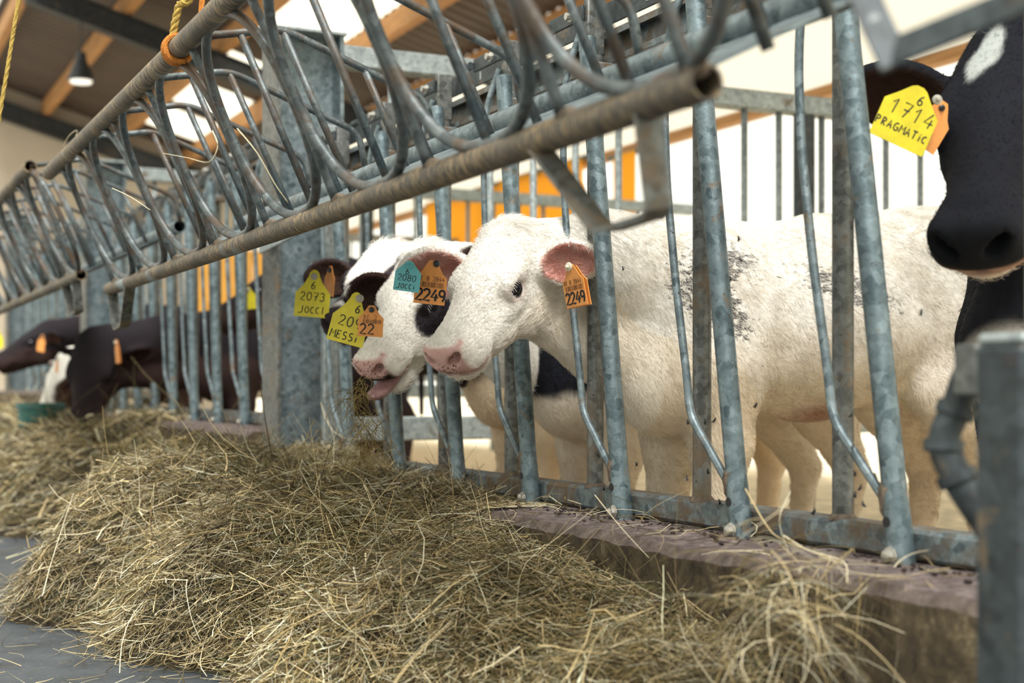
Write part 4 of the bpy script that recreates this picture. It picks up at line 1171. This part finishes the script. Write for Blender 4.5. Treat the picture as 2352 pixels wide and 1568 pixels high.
ear_tag(A4, spot(2086, 266, 2.50), 0.104, 0.112, 'house', 'tag_yellow', (('6', .04, .22, .15, .7, 'hand'), ('1714', -.36, -.06, .24, .82, 'hand'), ('PRAGMATiC', -.50, -.30, .125, .84, 'hand')), roll=-24, yaw=4, bpos=(.34, .42), label='yellow plastic ear tag reading 6 1714 PRAGMATiC', brad=0.009)
ear_tag(A4, spot(2141, 284, 2.52), 0.062, 0.092, 'strip', 'tag_orange', (('8', -.10, -.44, .30, .8, 'print'),), roll=-32, yaw=10, button='button_dark', brad=0.006)
ear_tag(A5, spot(268, 806, 7.28), 0.040, 0.125, 'strip', 'tag_orange', (), roll=12, yaw=-50, button='button_pale', back=True)
ear_tag(A7, spot(95, 788, 9.2), 0.07, 0.11, 'strip', 'tag_orange', (), roll=-10, yaw=-30, button='button_dark')
ear_tag(A7, spot(-3, 778, 9.0), 0.07, 0.12, 'bell', 'tag_yellow', (), roll=0, yaw=-20)
ear_tag(A8, spot(131, 838, 8.2), 0.05, 0.09, 'strip', 'tag_orange', (), roll=-14, yaw=-55, button='button_dark')
ear_tag(A6, spot(572, 684, 6.3), 0.085, 0.10, 'bell', 'tag_yellow', (), roll=8, yaw=0)

# ------------------------------------------------------------------ hay
PAL = np.array(((0.78, 0.62, 0.34), (0.95, 0.84, 0.58), (0.36, 0.27, 0.12), (0.14, 0.11, 0.045), (0.10, 0.10, 0.04), (0.055, 0.030, 0.014), (0.66, 0.62, 0.46), (0.24, 0.19, 0.10)))
PW = np.array((0.17, 0.12, 0.17, 0.16, 0.11, 0.11, 0.10, 0.08)); PW = PW / PW.sum()
def strands(name, paths, rad, col, mt, parent=None, sides=3):
    """paths (n, k, 3): thin bent stalks joined into one mesh"""
    n, k, _ = paths.shape
    T = np.gradient(paths, axis=1); T /= np.maximum(np.linalg.norm(T, axis=2), 1e-9)[:, :, None]
    ref = np.tile(np.array((0.0, 0.0, 1.0)), (n, k, 1)); ref[np.abs(T[:, :, 2]) > 0.9] = (1, 0, 0)
    B = np.cross(T, ref); B /= np.maximum(np.linalg.norm(B, axis=2), 1e-9)[:, :, None]; C = np.cross(B, T)
    taper = np.linspace(1.0, 0.45, k)[None, :] * rad[:, None]
    ph = rng.random(n)[:, None] * 6.28
    flat = rng.uniform(0.30, 1.0, n)[:, None]
    ring = []
    for j in range(sides):
        a = ph + 2 * math.pi * j / sides
        ring.append(paths + (B * np.cos(a)[:, :, None] + C * (np.sin(a) * flat)[:, :, None]) * taper[:, :, None] * 1.25)
    V = np.stack(ring, 2).reshape(-1, 3)
    base = (np.arange(n) * k * sides)[:, None, None]; i = (np.arange(k - 1) * sides)[None, :, None]; j = np.arange(sides)[None, None, :]
    a = base + i + j; b = base + i + (j + 1) % sides
    F = np.stack([a, b, b + sides, a + sides], 3).reshape(-1, 4)
    me = mesh(name, V, F, False)
    at = me.attributes.new('tint', 'FLOAT_COLOR', 'POINT')
    cc = np.repeat(np.concatenate([col, np.ones((n, 1))], 1), k * sides, 0)
    at.data.foreach_set('color', cc.astype(np.float32).ravel())
    return place(name, me, parent, (mt,))

def lumps(x, y, seed):
    P = np.stack([x, y, np.full_like(x, seed * 3.1)], 1)
    return 0.065 * (vnoise(P, 4.0, seed) - 0.5) + 0.075 * (vnoise(P, 9.0, seed + 1) - 0.5) + 0.05 * (vnoise(P, 22.0, seed + 2) - 0.5)
def near_h(x, y):
    xf = np.interp(y, (1.4, 2.0, 2.5, 3.05, 3.4, 4.0, 4.3, 4.6, 4.85, 5.1), (0.98, 0.86, 0.78, 0.71, 0.62, 0.47, 0.50, 0.66, 0.82, 1.05)) + 0.05 * np.sin(y * 9)
    rd = np.interp(y, (1.62, 1.80, 2.0, 2.4, 2.8, 3.2, 3.6, 4.2, 4.6, 4.85, 5.05, 5.25), (0.0, 0.12, 0.20, 0.25, 0.265, 0.315, 0.365, 0.41, 0.42, 0.36, 0.20, 0.0))
    t = np.clip((x - xf) / 0.45, 0, 1)
    hh = rd * (1 - (1 - t) ** 2.1) * np.where(y > 3.0, np.interp(x, (0, 1.05, 1.40, 1.52, 1.62), (1.0, 1.0, 0.98, 0.93, 0.80)), np.interp(x, (0, 1.40, 1.45), (1.0, 1.0, 0.0)))
    dip = 0.06 * np.exp(-((x - 1.28) / 0.14) ** 2 - ((y - 4.45) / 0.35) ** 2)
    hh = hh - dip + lumps(x, y, 1) * np.clip(hh / 0.12, 0, 1)
    return np.maximum(hh, 0.0)
def far_h(x, y):
    xf = 0.60 + 0.05 * np.sin(y * 5)
    rd = np.interp(y, (5.3, 5.7, 6.1, 6.6, 7.4, 9.0, 12.0, 13.0), (0.0, 0.10, 0.26, 0.40, 0.40, 0.42, 0.46, 0.3))
    t = np.clip((x - xf - np.interp(y, (5.3, 5.8, 6.3), (0.7, 0.45, 0.0))) / 0.55, 0, 1)
    hh = rd * (1 - (1 - t) ** 1.9) + 0.05 * np.exp(-((x - 1.45) / 0.15) ** 2 - ((y - 6.9) / 0.4) ** 2)
    return np.maximum(hh + lumps(x, y, 5) * 1.3 * np.clip(hh / 0.12, 0, 1), 0.0)
def heap(name, label, hf, x0, x1, y0, y1, count, lens, rads, seed, k=5, minh=0.015, group=None):
    root = empty(name, ((x0 + x1) / 2, (y0 + y1) / 2, 0)); tag(root, label, 'hay', group, 'stuff')
    nx = int((x1 - x0) / 0.025); ny = int((y1 - y0) / 0.025)
    X, Y = np.meshgrid(np.linspace(x0, x1, nx), np.linspace(y0, y1, ny), indexing='ij')
    Hh = hf(X.ravel(), Y.ravel()) - 0.022
    V = np.stack([X.ravel(), Y.ravel(), Hh], 1)
    idx = np.arange(nx * ny).reshape(nx, ny)
    F = np.stack([idx[:-1, :-1], idx[1:, :-1], idx[1:, 1:], idx[:-1, 1:]], 2).reshape(-1, 4)
    F = F[(Hh[F] > -0.02).any(1)]
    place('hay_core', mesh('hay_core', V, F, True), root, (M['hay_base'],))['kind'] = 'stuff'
    r = np.random.default_rng(seed)
    cx = r.uniform(x0, x1, count * 3); cy = y0 + (y1 - y0) * r.random(count * 3) ** 1.25
    hh = hf(cx, cy); okm = np.where((hh > minh) | (r.random(len(cx)) < 0.015 * (hh > 0.0)))[0][:count]
    cx, cy = cx[okm], cy[okm]; n = len(cx)
    flow = 6.28 * vnoise(np.stack([cx, cy, np.zeros(n)], 1), 3.5, seed) + r.normal(0, 1.5, n)
    L = r.choice(lens[0], n, p=lens[1]) * r.uniform(0.7, 1.3, n)
    bend = r.normal(0, 0.9, n); s = np.linspace(-0.5, 0.5, k)[None, :]
    ang = flow[:, None] + bend[:, None] * s + np.where(r.random(n) < 0.3, r.normal(0, 1.2, n), 0)[:, None] * (s > 0.1)
    dx = np.cos(ang) * L[:, None] / (k - 1); dy = np.sin(ang) * L[:, None] / (k - 1)
    px = cx[:, None] + np.cumsum(dx, 1) - dx.sum(1)[:, None] / 2; py = cy[:, None] + np.cumsum(dy, 1) - dy.sum(1)[:, None] / 2
    pz = hf(px.ravel(), py.ravel()).reshape(n, k)
    pz = 0.35 * pz + 0.65 * pz.mean(1)[:, None]          # stalks are stiff: they bridge the dips
    off = r.uniform(-0.020, 0.016, n)[:, None] + np.abs(r.normal(0, 0.010, n))[:, None]
    tilt = r.normal(0, 0.16, n)[:, None] * L[:, None] * s * 1.6
    up = (r.random(n) < 0.05)[:, None] * r.uniform(0.2, 0.9, n)[:, None] * L[:, None] * (s + 0.5) ** 1.4
    pz = pz + off + tilt + up + (0.25 - s ** 2) * r.normal(0.0, 0.10, n)[:, None] * L[:, None]
    pz = np.maximum(pz, 0.003)
    on = px > 1.41
    pz = np.where(on & (py < 5.0), np.maximum(pz, 0.335), pz)
    bad = ((px > 1.385) & (py < 3.05)).any(1)
    px, py, pz, cx, cy = px[~bad], py[~bad], pz[~bad], cx[~bad], cy[~bad]; n = len(cx)
    paths = np.stack([px, py, pz], 2)
    rad = r.choice(rads[0], n, p=rads[1]) * r.uniform(0.8, 1.25, n)
    col = PAL[r.choice(len(PAL), n, p=PW)] * r.uniform(0.75, 1.25, n)[:, None]
    patch = vnoise(np.stack([cx, cy, np.zeros(n)], 1), 5.0, seed + 9)
    col = col * (0.56 + 0.56 * patch)[:, None]
    strands('hay_stalks', paths, rad, np.clip(col, 0, 0.9), M['hay'], root)['kind'] = 'stuff'
    return root
HEAP = heap('hay_heap', 'loose heap of dry hay in front of the near feed fence', near_h, 0.36, 1.62, 1.6, 5.3, 62000,
     ((0.045, 0.085, 0.14, 0.22), (0.34, 0.36, 0.23, 0.07)), ((0.0005, 0.0008, 0.0013, 0.0021), (0.42, 0.36, 0.17, 0.05)), 21)
heap('hay_heap', 'far heap of hay that the dark cows eat from', far_h, 0.5, 1.62, 5.35, 12.5, 13000,
     ((0.07, 0.13, 0.22, 0.34), (0.30, 0.35, 0.25, 0.10)), ((0.0012, 0.002, 0.003, 0.0045), (0.40, 0.35, 0.20, 0.05)), 22)

def scatter(name, label, pts, L, rad, seed, k=6, droop=0.3, spread=3.14, cols=None):
    r = np.random.default_rng(seed); n = len(pts); pts = np.array(pts)
    a = r.uniform(-spread, spread, n); e = r.normal(0.1, 0.35, n); l = L * r.uniform(0.5, 1.4, n); s = np.linspace(0, 1, k)[None, :]
    ang = a[:, None] + r.normal(0, 0.8, n)[:, None] * s
    px = pts[:, 0:1] + np.cos(ang) * l[:, None] * s; py = pts[:, 1:2] + np.sin(ang) * l[:, None] * s
    pz = pts[:, 2:3] + np.sin(e)[:, None] * l[:, None] * s - droop * l[:, None] * s * s
    if name == 'hay_wisps': pz = np.maximum(pz, np.where(px > 1.40, 0.336, 0.004))
    else: pz = np.maximum(pz, np.where(px > 1.40, 0.336, 0.004)) if droop < 0.9 else pz
    col = 0.7 * PAL[r.choice(len(PAL), n, p=PW)] * r.uniform(0.75, 1.25, n)[:, None] if cols is None else cols * 1.3 * r.uniform(0.6, 1.3, n)[:, None]
    o = strands(name, np.stack([px, py, pz], 2), np.full(n, rad) * r.uniform(0.6, 1.5, n), np.clip(col, 0, 0.8), M['hay'])
    return tag(o, label, 'hay', None, 'stuff')
r_ = np.random.default_rng(31)
scatter('hay_wisps', 'thin wisps of hay strewn over the concrete curb below the fence', [(r_.uniform(1.41, 1.60), r_.uniform(1.3, 3.2) if i % 3 else r_.uniform(2.2, 3.3), 0.338 + r_.uniform(0, .012)) for i in range(150)], 0.09, 0.0008, 32)
scatter('floor_hay', 'single hay stalks lying on the dark alley floor', [(r_.uniform(0.30, 0.9), r_.uniform(2.6, 4.8), 0.004 + r_.uniform(0, .006)) for i in range(260)], 0.08, 0.0009, 33, droop=0.02)
# tuft hanging over the curb edge at the end of the heap, and long single stalks
hp = [spot(r_.normal(1790, 60), r_.normal(1420, 85), r_.uniform(1.97, 2.2)) for i in range(420)]
scatter('hay_tuft', 'pale tuft of hay hanging at the right end of the heap against the curb', [tuple(p) for p in hp], 0.12, 0.0008, 34, droop=0.55)
LONG = [((1366, 1136, 2.75), (1430, 1215, 2.70), (1490, 1280, 2.66)), ((1712, 1122, 2.35), (1760, 1205, 2.30), (1800, 1240, 2.27), (1935, 1295, 2.2)),
        ((1815, 1128, 2.30), (1790, 1195, 2.28), (1812, 1270, 2.26)), ((1800, 1230, 2.26), (1860, 1265, 2.2), (1938, 1290, 2.15), (1945, 1340, 2.12)),
        ((905, 1568, 2.0), (960, 1500, 2.05), (1040, 1425, 2.1)), ((350, 1185, 3.75), (455, 1270, 3.4), (455, 1330, 3.35), (435, 1290, 3.35)),
        ((66, 1278, 3.9), (110, 1330, 3.8), (135, 1372, 3.7)), ((770, 1068, 3.7), (830, 1100, 3.5), (860, 1170, 3.3), (865, 1220, 3.2)),
        ((430, 1330, 3.2), (428, 1360, 3.1), (440, 1420, 3.05), (460, 1470, 3.0)), ((275, 1545, 2.98), (280, 1480, 3.0), (300, 1420, 3.05), (330, 1380, 3.1)),
        ((1960, 1260, 2.05), (1885, 1330, 2.1), (1880, 1420, 2.08), (1905, 1500, 2.05)), ((1840, 1330, 2.1), (1850, 1450, 2.05), (1845, 1560, 2.0))]
for i, pts in enumerate(LONG):
    P_ = np.array([tuple(v) for v in smooth_path([spot(*p) for p in pts], 5)])[None]
    strands('long_stalk', P_, np.array([0.0012]), PAL[(1, 0, 6)[i % 3]][None] * 0.75, M['hay'], HEAP, 5)
# hay hanging from the patched calf's mouth
r2_ = np.random.default_rng(41); mp = []
for i in range(230):
    t = r2_.random(); u_ = 836 - 24 * math.sin(3 * t) * (t < .35) + r2_.normal(0, 6 + 16 * math.sin(math.pi * min(1, t * 1.05))); v_ = 868 + 185 * t
    mp.append(tuple(spot(u_, v_, 3.40 + r2_.normal(0, .02))))
scatter('hay_bunch', 'bunch of brown hay hanging from the open mouth of the patched calf', mp, 0.055, 0.0008, 42, droop=1.0, cols=np.array((0.20, 0.15, 0.06)))

# ------------------------------------------------------------------ foreground post with bent pipe
t = empty('gate_post', tuple(spot(2330, 1568, 1.5).xy) + (0,)); tag(t, 'blurred steel gate post with a bent pipe at the right foreground', 'post')
c = spot(2350, 1000, 1.52)
MB().box(c.x - 0.036, c.x + 0.036, c.y - 0.036, c.y + 0.036, 0.0, 0.665, 0.006).build('post_tube', M['dark_steel'], t)
MB().box(c.x - 0.033, c.x + 0.036, c.y - 0.036, c.y + 0.036, 0.665, 0.678, 0.005).build('end_cap', M['galv_light'], t)
b = MB().lathe(spot(2319, 828, 1.462), -AHEAD + RIGHT * .2, [(0, .0075), (.002, .0075)], 14); b.build('bolt_hole', M['ink'], t)
pp = [spot(2290, 852, 1.66), spot(2232, 850, 1.68), spot(2200, 930, 1.68), spot(2168, 1010, 1.68), spot(2192, 1085, 1.67), spot(2232, 1150, 1.66), spot(2290, 1235, 1.64)]
pb = MB().tube(smooth_path(pp, 6), 0.0185, 14).build('bent_pipe', M['dark_steel'], t, True)
for i in (2, 3, 4):
    q0, q1 = pp[i], pp[i] + (pp[i + 1] - pp[i - 1]).normalized() * 0.014
    MB().tube([q0, q1], 0.0235, 14).build('collar', M['dark_steel'], pb, True)
bl_ = MB().box(-0.022, 0.03, -0.02, 0.02, -0.03, 0.03, 0.004); q = spot(2248, 850, 1.64)
bl_.V = [(v[0] + q.x, v[1] + q.y, v[2] + q.z) for v in bl_.V]; bl_.build('clamp', M['galv_grey'], t)

# ------------------------------------------------------------------ ropes, lamp, tarpaulins, tub
def rope(name, label, pts, r0, m):
    P = smooth_path(pts, 10); mb = MB(); mb.tube(P, r0 * 0.6, 6)
    acc = 0
    for k in range(3):
        Q = []
        for i, p in enumerate(P):
            d = (P[min(i + 1, len(P) - 1)] - P[max(i - 1, 0)]).normalized(); a = d.orthogonal().normalized()
            if a.dot(Vector((1, .3, .2))) < 0: a = -a
            b_ = d.cross(a); w_ = i * 1.1 + k * 2.094
            Q.append(p + (a * math.cos(w_) + b_ * math.sin(w_)) * r0 * 0.55)
        mb.tube(Q, r0 * 0.55, 6)
    return mb
yr = (FPX * T3[0] / CT / (408 + 400) - T3[0] * ST) / CT
t = empty('rope', (T3[0], yr, T3[1])); tag(t, 'orange rope tied round the upper tube of the near hay rack', 'rope')
for k in range(3):
    co = [(T3[0] + 0.0285 * math.cos(a), yr + 0.011 * (k - 1) + 0.004 * math.sin(a + k), T3[1] + 0.0285 * math.sin(a)) for a in [2 * math.pi * i / 24 for i in range(25)]]
    rope('coil', '', co[::2] + [co[0]], 0.006, None).build('coil', M['rope_orange'], t, True)
a_ = Vector((T3[0], yr, T3[1] + 0.028))
rope('x', '', [a_ + Vector((-.01, 0.01, -.01)), a_ + Vector((0.0, -0.01, .06)), a_ + Vector((0.03, -0.04, .16)), a_ + Vector((.06, -.06, .9)), a_ + Vector((.10, -.06, 3.6))], 0.0085, None).build('rope_strand', M['rope_yellow'], t, True)
rope('x', '', [a_ + Vector((0.02, -0.02, -.01)), a_ + Vector((0.045, -0.03, .07)), a_ + Vector((.07, -.04, .9)), a_ + Vector((.11, -.05, 3.6))], 0.006, None).build('rope_strand', M['rope_orange'], t, True)
tag(rope('x', '', [spot(-12, 330, 3.6), spot(10, 200, 3.6), spot(28, 90, 3.6), spot(48, -30, 3.6), spot(170, -760, 3.6), spot(420, -2600, 3.6)], 0.0052, None).build('rope', M['rope_yellow'], None, True), 'thin yellow rope hanging at the left edge of the picture', 'rope')

q = spot(186, 186, 15.0)
t = empty('pendant_lamp', tuple(q)); tag(t, 'round barn lamp hanging below the dark roof at the upper left', 'lamp')
MB().lathe((q.x, q.y, q.z), (0, 0, 1), [(0.0, 0.13), (0.02, 0.14), (0.10, 0.11), (0.22, 0.06), (0.30, 0.05)], 18).build('housing', M['rafter'], t, True)
MB().lathe((q.x, q.y, q.z - 0.02), (0, 0, 1), [(0, 0.105), (0.02, 0.115)], 18).build('lens', M['lens'], t, True)
MB().tube([(q.x, q.y, q.z + 0.3), (q.x, q.y, roof_z(q.x) + 0.03)], 0.008, 6).build('cable', M['rafter'], t)

def tarp(name, label, y0, y1, z0, z1, seed):
    r = random.Random(seed); n = int((y1 - y0) / 0.04); V = []; F = []
    for i in range(n + 1):
        y = y0 + (y1 - y0) * i / n
        fo = 0.05 * math.sin(y * 6.0 + seed) + 0.03 * math.sin(y * 13.7)
        for j in range(9):
            z = z0 + (z1 - z0) * j / 8
            V.append((5.84 + 0.6 * fo * (1.15 - 0.7 * j / 8), y, z))
    for i in range(n):
        for j in range(8): F.append((i * 9 + j, i * 9 + 9 + j, i * 9 + 10 + j, i * 9 + 1 + j))
    k = len(V); V += [(v[0] + 0.003, v[1], v[2]) for v in V]; F += [tuple(i + k for i in f)[::-1] for f in F]
    t = empty(name, (5.84, (y0 + y1) / 2, z0)); tag(t, label, 'tarpaulin', 'yellow tarpaulins along the open side')
    MB().add(V, F).build('sheet', M['tarp'], t, True)
    MB().tube([(5.865, y0 - 0.1, z1), (5.865, y1 + 0.1, z1)], 0.02, 8).build('top_pipe', M['galv'], t, True)
    return t
X_ = 5.84
tarp('tarpaulin', 'wide yellow tarpaulin hanging behind the heads of the white calves', along(1335, X_), along(983, X_), 1.15, 2.60, 1)
tarp('tarpaulin', 'narrow yellow tarpaulin strip right of the wide one', along(1462, X_), along(1405, X_), 1.15, 2.52, 2)
def board(label, x0, x1, y, z0, z1, seed):
    t = empty('plastic_board', ((x0 + x1) / 2, y, z0)); tag(t, label, 'board', 'orange boards on the far gates')
    n = 5; w_ = (x1 - x0) / n
    for i in range(n):
        MB().box(x0 + w_ * i + 0.004, x0 + w_ * (i + 1) - 0.004, y - 0.008, y + 0.008, z0, z1, 0.003).build('panel', M['tag_board'], t)
    MB().box(x0, x1, y + 0.008, y + 0.03, z1 - 0.06, z1 - 0.02).build('batten', M['galv_light'], t)
    return t
M['tag_board'] = plain('orange_board', (0.80, 0.40, 0.06), 0.5, 0, 0.1, 6)
board('orange plastic board on the gate behind the tall black cow', 2.10, 2.80, 9.17, 0.75, 1.52, 1)
board('orange plastic board on the farthest gate at the left edge', 1.75, 2.30, 13.37, 1.17, 1.45, 2)

q = spot(93, 950, 8.15)
t = empty('feed_tub', (q.x, q.y, 0.0)); tag(t, 'teal plastic tub in the hay below the brown and white calf', 'tub')
tb = MB().lathe((q.x, q.y, 0.0), (0, 0, 1), [(0.0, 0.10), (0.02, 0.105), (0.50, 0.125), (0.502, 0.115), (0.10, 0.095)], 24); tb.build('bowl', M['teal'], t, True)
MB().lathe((q.x, q.y, 0.50), (0, 0, 1), [(0, 0.125), (0.002, 0.137), (0.03, 0.137), (0.032, 0.120), (0.0, 0.118)], 24).build('rim', M['teal'], t, True)

# ------------------------------------------------------------------ flies
def fly_mesh():
    m = MB().ball((0, 0, 0), (0.0022, 0.0045, 0.0019), 8, 6).ball((0, 0.0048, 0.0004), (0.0016, 0.0014, 0.0014), 6, 5)
    for s_ in (-1, 1):
        m.add([(0.0005 * s_, 0.001, 0.0018), (0.003 * s_, -0.004, 0.0022), (0.0022 * s_, -0.0068, 0.0018), (0.0002 * s_, -0.005, 0.0016)], [(0, 1, 2, 3)])
        for k in (-.002, 0, .002): m.tube([(0.001 * s_, k, -0.001), (0.004 * s_, k * 1.6, -0.0035)], 0.0003, 3)
    me = mesh('fly', m.V, m.F, True); me.materials.append(M['fly']); return me
fm = fly_mesh()
FL = [(1697, 548, 2.72), (1701, 596, 2.72), (1431, 617, 3.11), (1620, 968, 2.88), (1641, 965, 2.88), (1580, 968, 2.88), (1736, 930, 2.66), (1955, 953, 2.45), (1959, 1025, 2.45), (1964, 1135, 2.44), (1976, 1120, 2.44),
      (1626, 1082, 2.88), (1577, 1098, 2.88), (1375, 1048, 3.28), (1462, 1066, 3.05), (1653, 1152, 2.88), (1869, 1176, 2.5), (1678, 640, 2.70), (2116, 717, 2.4), (1387, 1122, 3.2), (2010, 1093, 2.42), (1964, 1088, 2.42), (1983, 1158, 2.42)]
for i, (u_, v_, z_) in enumerate(FL):
    o = place('fly', fm, None, (), spot(u_, v_, z_ - 0.035)); o.rotation_euler = (rnd.uniform(1.0, 2.0), rnd.uniform(-.5, .5), rnd.uniform(-3, 3))
    tag(o, 'tiny black fly on the bars of the near feed fence', 'fly', 'flies on the near feed fence')

# dung crumbs along the foot of the fence, hay caught in the rack
r3 = np.random.default_rng(55); mb = MB()
for i in range(240):
    y = r3.uniform(1.3, 3.4); x = 1.585 - abs(r3.normal(0, 0.045)); k = r3.uniform(0.0015, 0.0055)
    if x < 1.42: continue
    b0 = len(mb.V); mb.ball((x, y, 0.334 + k * 0.4), (k * r3.uniform(.7, 1.5), k * r3.uniform(.7, 1.6), k * 0.7), 5, 4)
tag(mb.build('dung_crumbs', M['crumb'] if 'crumb' in M else M.setdefault('crumb', plain('dung', (0.045, 0.03, 0.026), 0.95, 0, 0.5, 90, 0.8)), None, True), 'dark dung crumbs along the foot of the near feed fence', 'dirt', None, 'stuff')
CA = [((488, 300, 2.72), (500, 335, 2.70), (480, 372, 2.72), (430, 362, 2.75), (375, 352, 2.8)), ((545, 295, 2.72), (590, 350, 2.7), (630, 420, 2.72), (662, 466, 2.75)), ((258, 432, 3.6), (300, 452, 3.5), (345, 482, 3.4)),
      ((145, 335, 4.55), (160, 310, 4.5), (178, 300, 4.48), (165, 335, 4.5))]
L_ = []
for pts in CA:
    q = smooth_path([spot(*p) for p in pts], 4); q = (q + [q[-1]] * 20)[:17]; L_.append([tuple(v) for v in q])
tag(strands('caught_hay', np.array(L_), np.full(len(L_), 0.0012), np.tile(PAL[1], (len(L_), 1)), M['hay'], None, 4), 'few pale hay stalks caught in the bars of the near hay rack', 'hay', None, 'stuff')
